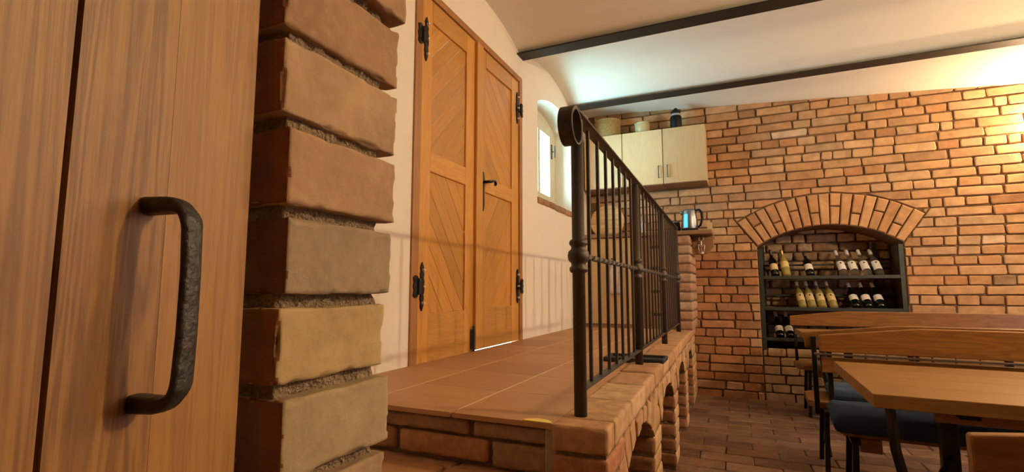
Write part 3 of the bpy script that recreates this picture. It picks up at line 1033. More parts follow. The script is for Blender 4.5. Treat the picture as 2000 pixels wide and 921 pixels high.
MB().prism([(2.985 + .045 + a, 1.795 + b) for a, b in plp] + [(2.985 + .045 - a, 1.795 + b) for a, b in plp[::-1][1:-1]], 'x', -1.591, -1.575).build('handle_plate', M['iron_black'], LHN, bevel=.002)
MB().tube([(-1.58, 3.03, 1.86), (-1.535, 3.03, 1.86), (-1.528, 3.05, 1.862), (-1.53, 3.09, 1.875), (-1.532, 3.12, 1.88), (-1.535, 3.14, 1.865), (-1.54, 3.135, 1.852)], [.010, .010, .010, .008, .009, .011, .008], 10).build('lever', M['iron_black'], LHN, smooth=True)
bo = MB().box(-1.591, -1.575, 2.880, 2.912, .735, .86).tube([(-1.572, 2.896, .722), (-1.572, 2.896, .885)], .008, 10)
bo.build('floor_bolt', M['iron_forged'], D1, bevel=.002)

# ================================================================== RAILING
RLG = thing('railing', 'dark wrought-iron railing with scrolled handrail along the landing edge', 'railing', (-.47, 1.58, LZ), (0, 0, R(.85)))
posts = [0, 1.14, 2.29, 3.42]
def post_mb(big):
    r = .0205 if big else .019
    p = [(r, 0), (r, .452)]
    for (dz, rr) in ((.456, .027), (.462, .030), (.470, .030), (.476, .024), (.484, .024), (.494, .033), (.508, .036), (.522, .033), (.532, .024), (.540, .024), (.546, .030), (.554, .030), (.560, .027), (.564, r)):
        p.append((rr, dz))
    p += [(r, .965)]
    return MB().lathe(p, 20)
pm = post_mb(True)
for i, yy in enumerate(posts):
    o = pm.build('post', M['iron'], RLG, loc=(0, yy, 0), smooth=True) if i == 0 else None
    if i == 0: p0 = o
    else:
        o = p0.copy(); COL.objects.link(o); o.location = (0, yy, 0)
bar = MB().box(-.006, .006, -.006, .006, .085, .972).build('baluster', M['iron'], RLG, loc=(0, .1, 0), bevel=.001, seg=1)
first = True
for i in range(3):
    a, b = posts[i], posts[i + 1]
    for k in range(1, 8):
        yy = a + (b - a) * k / 8
        if first:
            bar.location = (0, yy, 0); first = False
        else:
            o = bar.copy(); COL.objects.link(o); o.location = (0, yy, 0)
MB().box(-.016, .016, -.0, posts[3], .078, .086).build('bottom_rail', M['iron'], RLG, bevel=.001, seg=1)
tw = MB()
n = 420
base = 0
for i in range(n + 1):
    yy = posts[3] * i / n
    an = i * .16
    for k in range(4):
        t = an + math.pi / 2 * k
        tw.v.append((.0115 * math.cos(t), yy, .512 + .0115 * math.sin(t)))
for i in range(n):
    for k in range(4):
        q = 4 * i
        tw.f.append((q + k, q + (k + 1) % 4, q + 4 + (k + 1) % 4, q + 4 + k))
tw.build('twisted_middle_rail', M['iron'], RLG)
# handrail: flat bar, its near end curling down and in
cy0, cz0, rr0 = -.075, .922, .061
path = [(posts[3] + .06, .983), (2.0, .983), (.6, .983), (.1, .983), (0, .983)]
for i in range(0, 30):
    t = i / 29
    ang = math.pi / 2 + t * R(415)
    r = rr0 * (1 - .10 * t)
    path.append((cy0 + r * math.cos(ang), cz0 + r * math.sin(ang)))
MB().strip(path, .048, .008).build('handrail', M['iron'], RLG, bevel=.0015, seg=1)
MB().tube([(0, cy0 - rr0 - .006, cz0 - .0), (0, cy0 - rr0 + .004, cz0)], .004, 8).build('scroll_pin', M['iron'], RLG)

# doormat under the railing
mt = thing('doormat', 'flat black rubber mat lying on the landing behind the second railing post', 'mat', (-.53, 2.90, LZ))
MB().box(-.17, .155, -.10, .10, .003, .012).build('mat_base', M['rubber'], mt, bevel=.004)
rim = MB()
for (a, b, c, d) in ((-.17, .155, -.10, -.085), (-.17, .155, .085, .10), (-.17, -.155, -.085, .085), (.14, .155, -.085, .085)):
    rim.box(a, b, c, d, .003, .026)
rim.build('raised_rim', M['rubber'], mt, bevel=.004)

# ================================================================== KITCHEN CORNER
YC = 5.25
KB = thing('base_cabinet', 'pale wooden base cabinet under the dark counter, behind the railing', 'cabinet', (-1.28, 5.26, LZ))
boxo('body', (-.30, .30, .02, .56, .0, .945), M['birch_brown'], KB)
dd = boxo('door', (-.165, .295, 0, .018, .04, .94), M['birch'], KB, bevel=.003)
dd2 = boxo('door', (-.30, -.17, 0, .018, .04, .94), M['birch'], KB, bevel=.003)
boxo('plinth', (-.30, .30, .03, .05, 0, .04), M['birch_brown'], KB)
MB().tube([(.085, 0, .72), (.085, -.02, .72)], .008, 8).build('towel_knob', M['iron'], KB)
KD = thing('drawer_unit', 'brownish drawer unit with black cup handles beside the pillar', 'cabinet', (-.76, 5.27, LZ))
boxo('body', (-.21, .21, .02, .55, .0, .945), M['birch_brown'], KD)
zl = [.04, .265, .50, .735, .935]
for i in range(4):
    dr = boxo('drawer', (-.207, .207, 0, .018, zl[i] + .003, zl[i + 1] - .003), M['counter'], KD, bevel=.003)
    hh = MB().box(-.045, .045, -.018, -.009, -.02, .012).build('handle', M['iron_black'], dr, bevel=.003)
# counter
CT = thing('counter_top', 'dark wooden counter running from the left wall over cabinets and pillar', 'counter', (-1.0, 5.5, 1.68))
MB().box(-.588, .80, -.27, .345, -.015, .025).build('worktop', M['counter'], CT, bevel=.004)
br = MB()
prof = [(-.245, -.016), (.12, -.016), (.12, -.05), (-.05, -.19), (-.13, -.215), (-.245, -.215)]
# the brown bracket board beneath the overhang, a tapered slab against the pillar
MB().prism([(.60, -.016), (.80, -.016), (.80, -.13), (.74, -.20), (.60, -.21)], 'y', -.05, -.02).build('bracket_board', M['birch_brown'], PL, bevel=.003, loc=(-1.0, 5.5, 1.68))
# towel
tv = MB()
nn = 12
for i in range(nn + 1):
    z = -.36 * i / nn
    w = .02 + .036 * min(1, i / 4)
    for k in range(9):
        u = k / 8 * 2 - 1
        tv.v.append((u * w, -.012 - .010 * math.sin(u * 7 + i * .2) * min(1, i / 5), z))
for i in range(nn):
    for k in range(8):
        q = i * 9 + k
        tv.f.append((q, q + 1, q + 10, q + 9))
o = tv.build('towel', M['cloth'], loc=(-1.16, 5.245, 1.425), smooth=True)
sd = o.modifiers.new('solid', 'SOLIDIFY'); sd.thickness = .006
tag(o, 'white patterned tea towel hanging on the pale base cabinet behind the railing', 'towel')
# round laminated board leaning on the wall
RB = thing('round_board', 'large round laminated wooden board standing on the counter at the wall', 'board', (-1.34, 5.66, 1.705), (R(-9), 0, 0))
rr_ = .195
nl_ = 7
for i in range(nl_):
    za, zb = -rr_ + 2 * rr_ * i / nl_ + .0008, -rr_ + 2 * rr_ * (i + 1) / nl_ - .0008
    left = []; right = []
    for k in range(7):
        z = za + (zb - za) * k / 6
        h = math.sqrt(max(0, rr_ ** 2 - z * z))
        right.append((h, z + rr_)); left.append((-h, z + rr_))
    MB().prism(right + left[::-1], 'y', -.012, .012).build('lamella', M['board'], RB, bevel=.001, seg=1)
# slim white bottle on the counter
o = MB().lathe([(.016, 0), (.020, .01), (.020, .12), (.012, .15), (.009, .17), (.009, .215), (.006, .225)], 14).build('slim_bottle', M['cap_white'], loc=(-.90, 5.48, 1.706), smooth=True)
tag(o, 'slim white bottle on the counter seen between the railing bars', 'bottle')
# wall cabinets
def wall_cab(cx, w, label, side, grp='pale wooden wall cabinets'):
    t = thing('wall_cabinet', label, 'cabinet', (cx, 5.52, 2.255), (0, 0, 0), grp)
    boxo('body', (-w / 2, w / 2, .019, .31, 0, .61), M['birch_side'] , t, bevel=.002)
    boxo('bottom_panel', (-w / 2 + .001, w / 2 - .001, .019, .31, -.004, .002), M['birch_brown'], t)
    d = boxo('door', (-w / 2 + .002, w / 2 - .002, 0, .018, .002, .61), M['birch'], t, bevel=.003)
    hx = (w / 2 - .045) * side
    h = MB().tube([(hx, -.012, -.235), (hx, -.032, -.235), (hx, -.032, -.105), (hx, -.012, -.105)], .0055, 8)
    h.build('handle', M['iron'], d)
    return t
M['birch_side'] = wood('cabinet_side', (0.50, 0.34, 0.16), (0.60, 0.44, 0.23), 'Z', 0.45, 1, 9, 0.05, 0.3)
wall_cab(-.458, .436, 'right-hand pale wall cabinet, next to open brick wall', -1)
wall_cab(-.898, .436, 'middle pale wall cabinet, its handle beside the right one\'s', 1)
wall_cab(-1.338, .436, 'left pale wall cabinet seen through the railing beside the white wall', 1)
# things on top of the wall cabinets
bk = thing('basket', 'wide round yellowish woven basket on the left end of the wall cabinets', 'basket', (-1.30, 5.66, 2.865))
MB().lathe([(.10, 0), (.128, .015), (.140, .06), (.140, .20), (.130, .212), (.120, .205), (.125, .02)], 28).build('body', M['wicker'], bk, smooth=True, color=(0.34, 0.22, 0.08))
MB().lathe([(.142, .195), (.146, .204), (.142, .214), (.128, .216), (.126, .204)], 28).build('rim', M['wicker'], bk, smooth=True, color=(0.40, 0.27, 0.10))
cj = thing('cream_bowl', 'small cream lidded bowl on the middle wall cabinet', 'bowl', (-.91, 5.66, 2.865))
cj.scale = (1.05, 1.05, 1.3)
MB().lathe([(.05, 0), (.07, .01), (.078, .05), (.076, .09), (.07, .095)], 24).build('body', M['cream_pot'], cj, smooth=True)
MB().lathe([(.082, .092), (.083, .10), (.06, .112), (.012, .118), (.010, .128), (.0, .13)], 24).build('lid', M['cream_pot'], cj, smooth=True)
jb_ = thing('drinks_flask', 'black flask with grey collar standing on the right wall cabinet', 'flask', (-.54, 5.64, 2.866))
jb_.scale = (1.1, 1.1, 1.08)
MB().lathe([(.050, 0), (.056, .006), (.056, .13), (.050, .145), (.046, .15)], 24).build('body', M['black_plastic'], jb_, smooth=True)
MB().lathe([(.046, .148), (.048, .150), (.048, .168), (.046, .170)], 24).build('collar', M['grey_plastic'], jb_, smooth=True)
MB().lathe([(.044, .170), (.047, .173), (.047, .195), (.036, .208), (.018, .212), (.018, .226), (.012, .232), (.0, .233)], 24).build('lid', M['black_plastic'], jb_, smooth=True)
# kettle
KT = thing('kettle', 'steel electric kettle with painted blue reflection on the bar top', 'kettle', (-.42, 5.42, 1.706))
KT.scale = (1.15, 1.15, 1.16)
MB().lathe([(.070, 0), (.073, .004), (.073, .018), (.070, .022)], 28).build('base', M['black_plastic'], KT, smooth=True)
MB().lathe([(.071, .024), (.073, .03), (.066, .12), (.058, .185), (.052, .197), (.03, .204), (.0, .206)], 28).build('body', M['steel'], KT, smooth=True)
MB().tube([(.055, 0, .192), (.085, -.005, .195), (.105, -.01, .17), (.108, -.012, .11), (.092, -.01, .055), (.070, -.005, .04)], [.009, .011, .012, .011, .010, .008], 10).build('handle', M['black_plastic'], KT, smooth=True)
MB().lathe([(.0745, .035), (.0745, .045), (.0655, .15), (.0635, .155)], 8, a0=R(232), a1=R(262)).build('painted_reflection', M['blue_reflection'], KT)  # blue daylight reflection on the kettle, put in as a glowing strip
MB().tube([(-.055, -.01, .165), (-.078, -.012, .188)], [.018, .010], 10).build('spout', M['steel'], KT, smooth=True)
# small dark appliance left of the kettle and wooden block at the end of the bar
cr = thing('coffee_pot', 'small dark pot left of the kettle on the bar top', 'pot', (-.565, 5.45, 1.706))
MB().lathe([(.052, 0), (.055, .02), (.048, .10), (.040, .105)], 20).build('body', M['black_plastic'], cr, smooth=True)
MB().lathe([(.042, .104), (.040, .114), (.008, .120), (.008, .132), (.0, .134)], 20).build('lid', M['steel'], cr, smooth=True)
o = boxo('wooden_block', (-.25, -.205, 5.36, 5.46, 1.7055, 1.79), M['birch'], None, bevel=.004)
tag(o, 'small pale wooden block at the right end of the bar top', 'block')
# corkscrew
CK = thing('corkscrew', 'winged metal corkscrew hanging below the end of the bar top', 'corkscrew', (-.315, 5.42, 1.655))
ringp = [(.022 * math.sin(t), 0, -.022 + .022 * math.cos(t)) for t in [R(35) + R(290) * i / 20 for i in range(21)]]
MB().tube(ringp, .005, 8).build('ring_handle', M['cork'], CK, smooth=True)
MB().tube([(0, 0, -.044), (0, 0, -.10)], .005, 8).build('shaft', M['cork'], CK)
for s in (-1, 1):
    MB().tube([(s * .010, 0, -.092), (s * .026, 0, -.084), (s * .030, 0, -.10), (s * .026, 0, -.13), (s * .024, 0, -.165)], [.006, .007, .005, .004, .006], 8).build('wing', M['cork'], CK, smooth=True)
MB().lathe([(.012, -.105), (.020, -.098), (.014, -.09), (.008, -.086)], 12).build('collar', M['cork'], CK)
MB().lathe([(.010, -.178), (.022, -.176), (.022, -.160), (.012, -.150)], 12).build('foot_ring', M['cork'], CK)
MB().tube([(0, 0, -.10), (0, 0, -.15)], .003, 6).build('worm', M['cork'], CK)
MB().tube([(0, 0, .012), (0, 0, -.002)], .003, 6).tube([(0, -.006, -.002), (0, .006, -.002)], .003, 6).build('hook', M['iron'], CK)

# ================================================================== WINE NICHE
RK = thing('wine_rack', 'dark angle-iron wine rack filling the arched niche', 'rack', (0, YB, 0))
def bx(n, *b): return MB().box(*b).build(n, M['rack'], RK, bevel=.002, seg=1)
bx('upright', nl + .002, nl + .042, .0, .035, NBOT + .001, 1.55)
bx('upright', nrr - .042, nrr - .002, .0, .035, NBOT + .001, 1.55)
bx('upright', nrr - .17, nrr - .14, .37, .40, NBOT + .001, 1.60)
bx('upright', nl + .05, nl + .08, .37, .40, NBOT + .001, 1.60)
SHZ = [1.232, .912, .602]
for z in SHZ:
    bx('shelf_rail', nl + .042, nrr - .042, .0, .030, z - .008, z + .026)
    bx('shelf_board', nl + .042, nrr - .042, .030, .40, z - .006, z + .004)
    bx('back_rail', nl + .04, nrr - .04, .275, .295, z + .135, z + .155)

def bottle_meshes(kind):
    prof = [(.030, 0), (.0355, .006), (.0365, .02), (.0365, .165), (.034, .185), (.024, .205), (.0155, .225), (.0140, .25), (.0140, .296), (.0155, .298), (.0155, .305), (.012, .307)]
    if kind == 'slim':
        prof = [(.028, 0), (.0335, .006), (.0345, .02), (.0345, .175), (.030, .20), (.020, .225), (.0145, .245), (.0135, .27), (.0135, .318), (.015, .32), (.015, .327), (.012, .33)]
    return prof
def bottle(x, zs, kind, glass, lab, cap, label, group, lz=(.055, .125), roll=0, emblem=False, lean=44, y=.072):
    t = thing('wine_bottle', label, 'bottle', (x + .018, YB + y, zs + .027), (R(-lean), R(-6), 0), group)
    t.scale = (1.08, 1.08, 1.1)
    pr = bottle_meshes(kind)
    MB().lathe(pr, 20).build('glass', M[glass], t, smooth=True)
    r = pr[3][0] + .0006
    lb = MB().lathe([(r, lz[0]), (r, lz[1])], 12, a0=R(200 + roll), a1=R(340 + roll)).build('label', M[lab], t, smooth=True)
    hgt = pr[-1][1]
    MB().lathe([(pr[7][0] + .0008, hgt - .062), (pr[7][0] + .0012, hgt - .012), (pr[-2][0] + .0012, hgt - .010), (pr[-2][0] + .0008, hgt + .001), (.004, hgt + .002)], 16).build('capsule', M[cap], t, smooth=True)
    if emblem:
        MB().lathe([(r + .0006, lz[1] - .034), (r + .0006, lz[1] - .016)], 4, a0=R(258 + roll), a1=R(282 + roll)).build('emblem', M['label_ink'], lb)
    return t
g1, g2, g3, g4, g5 = 'clear bottles on the upper rack shelf', 'straw-coloured bottles on the middle rack shelf', 'dark bottles on the middle rack shelf', 'dark bottles on the lowest rack shelf', 'odd bottles on the upper rack shelf'
bottle(.355, SHZ[0], 'std', 'dark_bottle', 'label_cream', 'cap_dark', 'dark bottle with cream label, farthest left on the upper rack shelf', g5, lean=34)
bottle(.462, SHZ[0], 'std', 'yellow_glass', 'label_cream', 'cap_gold', 'straw-coloured bottle with gold capsule, second from the left on upper shelf', g5, (.085, .15), lean=34)
bottle(.675, SHZ[0], 'std', 'dark_bottle', 'label', 'cap_dark', 'dark bottle with white label standing alone mid-left on the upper shelf', g5, lean=42)
W4 = ['leftmost', 'second from left', 'third from left', 'rightmost']
for i, x in enumerate((.965, 1.062, 1.163, 1.262)):
    bottle(x, SHZ[0], 'slim', 'clear_glass', 'label', 'cap_white', 'clear bottle with tall white label, %s of the four on the upper shelf' % W4[i], g1, (.05, .155), emblem=True)
for i, x in enumerate((.588, .673, .765, .860)):
    bottle(x, SHZ[1], 'slim', 'yellow_glass', 'label_cream', 'cap_white', 'straw-coloured bottle with cream label, %s of four on the middle shelf' % W4[i], g2, (.065, .150), emblem=True)
for i, x in enumerate((1.050, 1.152, 1.254)):
    bottle(x, SHZ[1], 'std', 'dark_bottle', 'label', 'cap_white', 'dark bottle with white label, %s of three on the middle shelf' % ['leftmost', 'middle one', 'rightmost'][i], g3, (.075, .135))
for i, x in enumerate((.370, .463)):
    bottle(x, SHZ[2], 'std', 'dark_bottle', 'label', 'cap_white', 'dark bottle with white label, %s of two on the lowest shelf' % ['left', 'right'][i], g4, (.055, .115))

# ================================================================== TABLES AND BENCHES
def plank_poly(name, pts, z0, z1, mat, parent, **k):
    cx = sum(p[0] for p in pts) / len(pts); cy = sum(p[1] for p in pts) / len(pts)
    return MB().prism([(p[0] - cx, p[1] - cy) for p in pts], 'z', z0, z1).build(name, mat, parent, loc=(cx, cy, 0), **k)

def back_board(parent, y0, y1, zl, zh, x0, x1, ch, rise_, name='back_board'):
    """board whose upper edge climbs from its end to the middle"""
    pts = [(x0, zl), (x1, zl), (x1, zh), (x1 - ch, zh + rise_), (x0 + ch, zh + rise_), (x0, zh)]
    cx = (x0 + x1) / 2
    return MB().prism([(a - cx, b) for a, b in pts], 'y', y0, y1).build(name, M['bench'], parent, loc=(cx, 0, 0), bevel=.005)

def flat_bar(mb, p, q, w=.035, th=.008):
    p, q = Vector(p), Vector(q)
    d = (q - p).normalized()
    a = Vector((1, 0, 0)); a = (a - d * a.dot(d)).normalized() if abs(d.x) < .95 else Vector((0, 1, 0))
    b = d.cross(a)
    v = []
    for c in (p, q):
        for (s, t) in ((-1, -1), (1, -1), (1, 1), (-1, 1)):
            v.append(c + a * s * th / 2 + b * t * w / 2)
    return mb.add(v, [(0, 1, 2, 3), (7, 6, 5, 4), (0, 4, 5, 1), (1, 5, 6, 2), (2, 6, 7, 3), (3, 7, 4, 0)])

def square_bar(mb, p, q, w=.03):
    return flat_bar(mb, p, q, w, w)

def table(name_label, loc, rot, L, W, zt=.75):
    """local: x from 0 (left end) to L, y from 0 (near) to W; clipped corners at the left end"""
    t = thing('long_table', name_label, 'table', loc, (0, 0, rot), 'long wooden tavern tables')
    nb = 4
    for i in range(nb):
        ya, yb = W * i / nb, W * (i + 1) / nb
        plank_poly('top_board', [(.02 - .055 * ya / W, ya + .0006), (L, ya + .0006), (L, yb - .0006), (.02 - .055 * yb / W, yb - .0006)], zt - .048, zt, M['table'], t, bevel=.002, seg=1)
    boxo('apron', (.22, L - .22, .16, .19, zt - .11, zt - .048), M['bench'], t, bevel=.003)
    boxo('apron', (.22, L - .22, W - .19, W - .16, zt - .11, zt - .048), M['bench'], t, bevel=.003)
    for xx in (.31, L - .31):
        m = MB().box(xx - .03, xx + .03, .12, W - .12, zt - .085, zt - .048)
        m.box(xx - .028, xx + .028, W / 2 - .028, W / 2 + .028, .06, zt - .085)
        m.box(xx - .03, xx + .03, .10, W - .10, .012, .06)
        m.build('pedestal', M['iron_black'], t, bevel=.003)
        for s in (-1,):
            lg = MB().tube([(xx - .21, W / 2 + s * .18, zt - .049), (xx - .20, W / 2 + s * .185, .50), (xx - .16, W / 2 + s * .20, .28), (xx - .08, W / 2 + s * .225, 0.012)], .019, 4)
            lg.build('leg', M['iron_black'], t, bevel=.003)
            MB().tube([(xx - .15, W / 2 + s * .20, .27), (xx, W / 2 + s * .02, .46)], .014, 4).build('brace', M['iron_black'], t, bevel=.002)
    return t

def bench(label, loc, rot, L, cushion=True, back=True, low=True, clen=None, flip=1, seat_pad=0.0):
    """local: x 0..L, y 0 (front of seat) .. .42, back board behind it; flip=-1 turns the front away"""
    t = thing('bench', label, 'bench', loc, (0, 0, rot), 'wooden tavern benches on black metal frames')
    F = flip
    def Y(a, b):
        a, b = a * F, b * F
        return (min(a, b), max(a, b))
    ya, yb = Y(.10, .41) if cushion else Y(.02, .41)
    c = .05
    e = .045 if cushion else 0
    pts = [(c + e, ya), (L - c, ya), (L, ya + c), (L, yb - c), (L - c, yb), (c + e, yb), (e, yb - c), (e, ya + c)]
    plank_poly('seat_board', pts, .405, .443, M['bench'], t, bevel=.004)
    if back:
        y0, y1 = Y(.455, .483)
        back_board(t, y0, y1, .769, .862, -.005, L, .45, .05)
        if low:
            y0, y1 = Y(.455, .480)
            boxo('lower_back_board', (0, L, y0, y1, .655, .741), M['bench'], t, bevel=.004)
            y0, y1 = Y(.440, .452)
            bb = MB().box(-.035, L + .02, y0, y1, .752, .764)
            bb.build('metal_rail', M['iron_bright'], t, bevel=.002)
    xs = [.10, L * .5, L - .10]
    for xx in xs:
        for (p, q) in (((xx, .06 * F, .40), (xx - .02, .02 * F, .0)), ((xx, .34 * F, .40), (xx - .02, .40 * F, .0))):
            square_bar(MB(), p, q, .026).build('leg', M['iron_black'], t, bevel=.002, seg=1)
        MB().tube([(xx, .05 * F, .12), (xx, .20 * F, .22), (xx, .37 * F, .12)], .012, 6).build('brace', M['iron_black'], t)
        MB().box(xx - .02, xx + .02, *Y(.03, .50), .388, .404).build('cross_bearer', M['iron_black'], t, bevel=.002)
        if back:
            square_bar(MB(), (xx - .06, .498 * F, .39), (xx - .06, .498 * F, .84), .026).build('back_support', M['iron_black'], t, bevel=.002, seg=1)
        MB().box(xx + .02, xx + .11, *Y(.10, .30), .34, .404).build('cleat', M['bench'], t, bevel=.004)
    return t

M['iron_bright'] = simple('worn_metal_rail', (0.30, 0.25, 0.23), 0.3, 0.9)

def pad(label, x0, x1, y0, y1, z, rot=0.0, th=.06, grp='blue bench cushions'):
    nx, ny = 28, 18
    v = []; f = []
    w, d = (x1 - x0) / 2, (y1 - y0) / 2
    for top in (1, 0):
        for i in range(nx + 1):
            for j in range(ny + 1):
                u, q = -math.cos(math.pi * i / nx), -math.cos(math.pi * j / ny)
                eu = min(1, (1 - abs(u)) * w / .035); eq = min(1, (1 - abs(q)) * d / .035)
                e = math.sqrt(max(0, 1 - (1 - eu) ** 2)) * math.sqrt(max(0, 1 - (1 - eq) ** 2))
                bump = .004 * noise.noise(Vector((u * w * 9, q * d * 9, x0 * 5)))
                zz = th / 2 + (th / 2) * e + bump * e if top else th / 2 - (th / 2) * min(1, e * 1.3)
                v.append((u * w, q * d, zz))
    n1 = (nx + 1) * (ny + 1)
    for i in range(nx):
        for j in range(ny):
            q = i * (ny + 1) + j
            f.append((q, q + ny + 1, q + ny + 2, q + 1))
            f.append((n1 + q, n1 + q + 1, n1 + q + ny + 2, n1 + q + ny + 1))
    o = link('cushion', mesh('cushion', v, f), M['cushion'], loc=((x0 + x1) / 2, (y0 + y1) / 2, z), rot=(0, 0, rot), smooth=True)
    return tag(o, label, 'cushion', grp)

TR = R(-4.5)
def place(lx, ly, base, rot):
    return (base[0] + lx * math.cos(rot) - ly * math.sin(rot), base[1] + lx * math.sin(rot) + ly * math.cos(rot))
table('nearer long wooden table with black metal legs at the right edge', (.405, 2.20, 0), TR, 1.9, .89)
table('farther long wooden table, its left end showing between the bench backs', (.49, 4.50, 0), R(-1), 1.9, .90, .755)
bb = (.38, 2.88)
bench('wooden bench with blue cushions and high back, behind the nearer table', (bb[0], bb[1], 0), TR, 1.95)
for i, (a, b) in enumerate(((.01, .62), (.65, 1.26), (1.29, 1.90))):
    c = place((a + b) / 2, .215, bb, TR)
    pad(['blue cushion nearest the left end of the bench behind nearer table', 'middle blue cushion on the bench behind the nearer table', 'farthest right blue cushion on the bench behind nearer table'][i], c[0] - (b - a) / 2, c[0] + (b - a) / 2, c[1] - .225, c[1] + .205, .444, TR, .080)
bc = (.385, 4.02)
bench('wooden bench standing back to back behind the cushioned bench', (bc[0], bc[1], 0), R(-2.5), 1.95, flip=-1, low=False, cushion=False)
c = place(.42, -.20, bc, R(-2.5))
pad('blue cushion on the rear bench, a little in from its left end', c[0] - .30, c[0] + .30, c[1] - .18, c[1] + .18, .444, R(-2.5), .07)
bench('wooden bench against the brick wall in front of the wine niche', (.46, 5.20, 0), R(-.5), 2.1, low=False, cushion=False)
nb_ = bench('nearest bench, only the end of its back board showing at bottom right', (.335, 0.72, 0), TR, 1.9, low=False)

# ================================================================== COLUMN AND OAK DOOR CLOSE TO THE CAMERA
CP = root('brick_column', 'rough old brick pier close to the camera')
cols = [(0.30, 0.135, 0.075), (0.33, 0.165, 0.095), (0.36, 0.185, 0.11), (0.29, 0.185, 0.115), (0.40, 0.27, 0.125), (0.33, 0.22, 0.125), (0.30, 0.19, 0.11)]
zj = [1.525, 1.443, 1.359, 1.274, 1.191, 1.109, 1.030, 0.948, 0.866]
cc = [(0.36, 0.22, 0.125), (0.38, 0.23, 0.13), (0.43, 0.29, 0.17), (0.42, 0.265, 0.155), (0.32, 0.24, 0.155), (0.46, 0.34, 0.17), (0.38, 0.29, 0.17), (0.34, 0.23, 0.14)]
cc = cc[0:]
offs = [.018, .015, .013, .006, .001, -.006, .001, .000]
fro = [-.004, -.006, -.006, .000, .002, -.001, .004, 0]
for i in range(8):
    z1, z0 = zj[i] - .0065, zj[i + 1] + .0065
    xf = -.366 + [.002, -.006, -.004, .001, .002, -.001, .004, 0][i]
    y0 = .320 + fro[i]; y1 = .468 + offs[i]
    v, f = rough_block(.25, y1 - y0, z1 - z0, .0034, .0016, .0016, 60 + i, .0045, 24)
    oo = link('brick', mesh('brick', v, f), M['brick_pier'], CP, loc=(xf - .125, (y0 + y1) / 2, (z0 + z1) / 2), rot=(R(rb.uniform(-.6, .6)), 0, 0), color=cc[i], smooth=True)
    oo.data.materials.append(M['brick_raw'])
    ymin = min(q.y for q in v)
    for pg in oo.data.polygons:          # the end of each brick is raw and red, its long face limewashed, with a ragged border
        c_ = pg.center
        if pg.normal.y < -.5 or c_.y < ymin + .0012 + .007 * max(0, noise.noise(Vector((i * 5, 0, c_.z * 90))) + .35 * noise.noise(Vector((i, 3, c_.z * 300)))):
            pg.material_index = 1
v, f = rough_block(.240, .132, .75, .0036, .003, .0050, 77, 0, 60)
link('mortar', mesh('mortar', v, f), M['mortar_lime'], CP, loc=(-.3795 - .120, .394, 1.19), smooth=True)
MB().box(-.61, -.378, .330, .458, 0, .83).box(-.61, -.378, .330, .458, 1.55, 3.15).build('mortar', M['mortar_lime'], CP)
for i in range(30):                                   # the courses above and below the frame
    z0 = .866 - .081 * (i + 1) if i < 10 else 1.525 + .081 * (i - 10)
    if z0 < 0 or z0 > 3.0: continue
    v, f = rough_block(.25, .148, .068, .012, .003, .002, 90 + i, .004, 22)
    link('brick', mesh('brick', v, f), M['brick_pier'], CP, loc=(-.491, .394, z0 + .0405), color=cc[i % 8], smooth=True)

# oak door ajar: plane turned 12 degrees off the wall line, free edge at (-.386,.30)
D2 = root('door_2', 'oiled oak plank door close to the camera with forged pull handle', loc=(-.386, .300, 0), rot=(0, 0, R(12)))
# local: face at x=0 (looks to +x), boards run towards -y
Z0, Z1 = .30, 2.05
boards = [(-.0815, 0.0, 'oak_light', 0.0), (-.1475, -.0818, 'oak_panel', 0.0), (-.235, -.1505, 'oak_panel', -.001), (-.320, -.2353, 'oak_light', -.001), (-.42, -.3232, 'oak_panel', 0)]  # first board paler: light beside the handle's shadow put into its tone
for (a, b, m_, dx) in boards:
    o = boxo('board', (-.030 + dx, dx, a, b, Z0, Z1), M[m_], D2)
    if b == 0.0:
        bm = bmesh.new(); bm.from_mesh(o.data)
        ed = [e for e in bm.edges if all(v.co.y > 0.03 for v in e.verts) and abs((e.verts[0].co - e.verts[1].co).z) > .5]
        bmesh.ops.bevel(bm, geom=ed, offset=.0022, segments=3, affect='EDGES', profile=.5)
        bm.to_mesh(o.data); bm.free()
MB().box(-.042, -.0305, -.42, -.004, Z0 + .1, Z0 + .2).box(-.042, -.0305, -.42, -.004, Z1 - .2, Z1 - .1).build('batten', M['oak_panel'], D2)
MB().box(-.030, -.006, -.1508, -.1472, Z0, Z1).build('groove_filler', M['frame_wood'], D2)
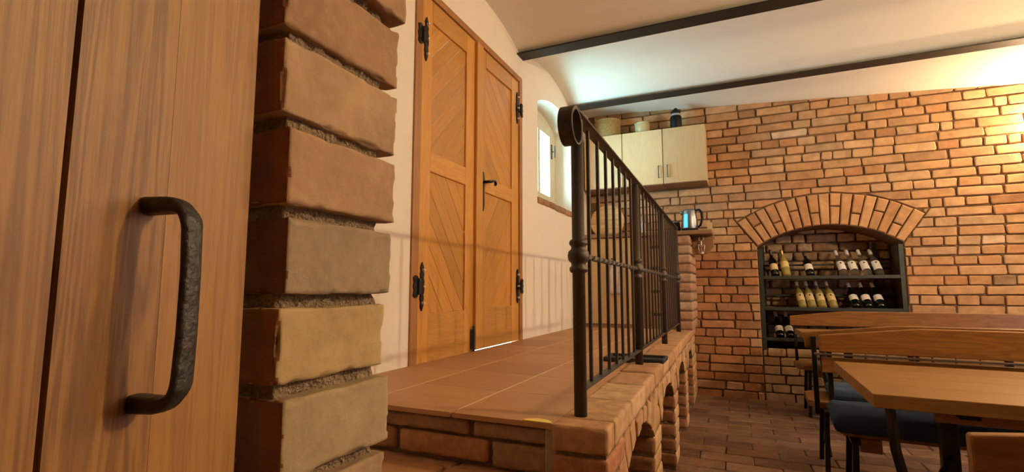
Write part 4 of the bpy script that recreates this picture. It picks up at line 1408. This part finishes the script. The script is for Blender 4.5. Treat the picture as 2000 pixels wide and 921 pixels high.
# forged pull: flat bar with rounded feet, arms out, long grip
hy = -.0955
zt_, zb_ = 1.1765, 1.0455
hv = []
path = []
S = .037
rad = .017
path += [(0.0015, zt_), (S - rad, zt_)]
for i in range(1, 9):
    t = math.pi / 2 * i / 8
    path.append((S - rad + rad * math.sin(t), zt_ - rad + rad * math.cos(t)))
path += [(S + .0012, (zt_ + zb_) / 2 + .02), (S + .0012, (zt_ + zb_) / 2 - .02)]
for i in range(0, 9):
    t = math.pi / 2 * i / 8
    path.append((S - rad + rad * math.cos(t), zb_ + rad - rad * math.sin(t)))
path += [(0.0015, zb_)]
n = len(path)
sec = []
for i, (x, z) in enumerate(path):
    a = Vector(path[max(i - 1, 0)]); b = Vector(path[min(i + 1, n - 1)])
    d = (b - a).normalized(); nn_ = Vector((-d.y, d.x))
    t = i / (n - 1)
    w = .0072 + .0004 * math.sin(t * 23)
    arm_ = min(1, min(i, n - 1 - i) / 5)
    th = .0062 - .0030 * arm_
    ring = []
    for k in range(12):
        an = 2 * math.pi * k / 12
        cu, su = math.cos(an), math.sin(an)
        e = .55
        u_ = math.copysign(abs(cu) ** e, cu) * w; w_ = math.copysign(abs(su) ** e, su) * th
        ring.append((x + nn_.x * w_, hy + u_, z + nn_.y * w_))
    sec.append(ring)
HM = MB()
for r_ in sec: HM.v += r_
for i in range(n - 1):
    for k in range(12):
        q = 12 * i
        HM.f.append((q + k, q + (k + 1) % 12, q + 12 + (k + 1) % 12, q + 12 + k))
HM.f.append(tuple(range(12))[::-1]); HM.f.append(tuple(12 * (n - 1) + k for k in range(12)))
HP = HM.build('pull_handle', M['iron_forged'], D2, smooth=True)
HP['label'] = 'forged dark iron pull handle'

# ================================================================== LAMPS (outside the frame)
def sconce(loc, face, energy, label, rad=.05):
    t = thing('wall_lamp', label, 'lamp', loc, (0, 0, face), 'wall lamps')
    MB().lathe([(.05, 0), (.055, .004), (.05, .012), (.012, .016)], 20).build('wall_plate', M['iron_black'], t, rot=(R(90), 0, 0))
    MB().tube([(0, -.01, 0), (0, -.09, -.02), (0, -.13, .02)], .007, 8).build('arm', M['iron_black'], t)
    MB().lathe([(.03, .02), (.034, .024), (.03, .045)], 16, c=(0, -.13)).build('lamp_holder', M['iron_black'], t)
    li = light('lamp_light', 'POINT', (0, -.13, .11), energy, WARM, rad)
    li.parent = t
    return t
sconce((2.60, 5.835, 2.46), 0, 75, 'black wall lamp high on the brick wall beyond the right edge')
sconce((3.195, 2.2, 2.56), R(-90), 222, 'black wall lamp on the right wall opposite the door', .045)
# unseen bowl uplighter, added on the right wall to brighten the vaults
ul = thing('added_uplighter', 'unseen bowl uplighter added on the right wall to brighten the ceiling', 'lamp', (3.195, 4.3, 2.2), (0, 0, R(-90)))
MB().lathe([(.02, -.10), (.10, -.04), (.15, .05), (.145, .05), (.09, -.03), (.02, -.085)], 24, c=(0, -.155)).build('bowl', M['plaster'], ul, smooth=True)
MB().box(-.03, .03, -.06, 0, -.04, .0).build('added_uplighter_bracket', M['iron_black'], ul)
sp = light('added_uplighter_light', 'SPOT', (0, -.155, .06), 260, (1.0, 0.86, 0.62), .08, rot=(R(180 - 30), 0, 0))
sp.data.spot_size = R(140); sp.data.spot_blend = .8
sp.parent = ul
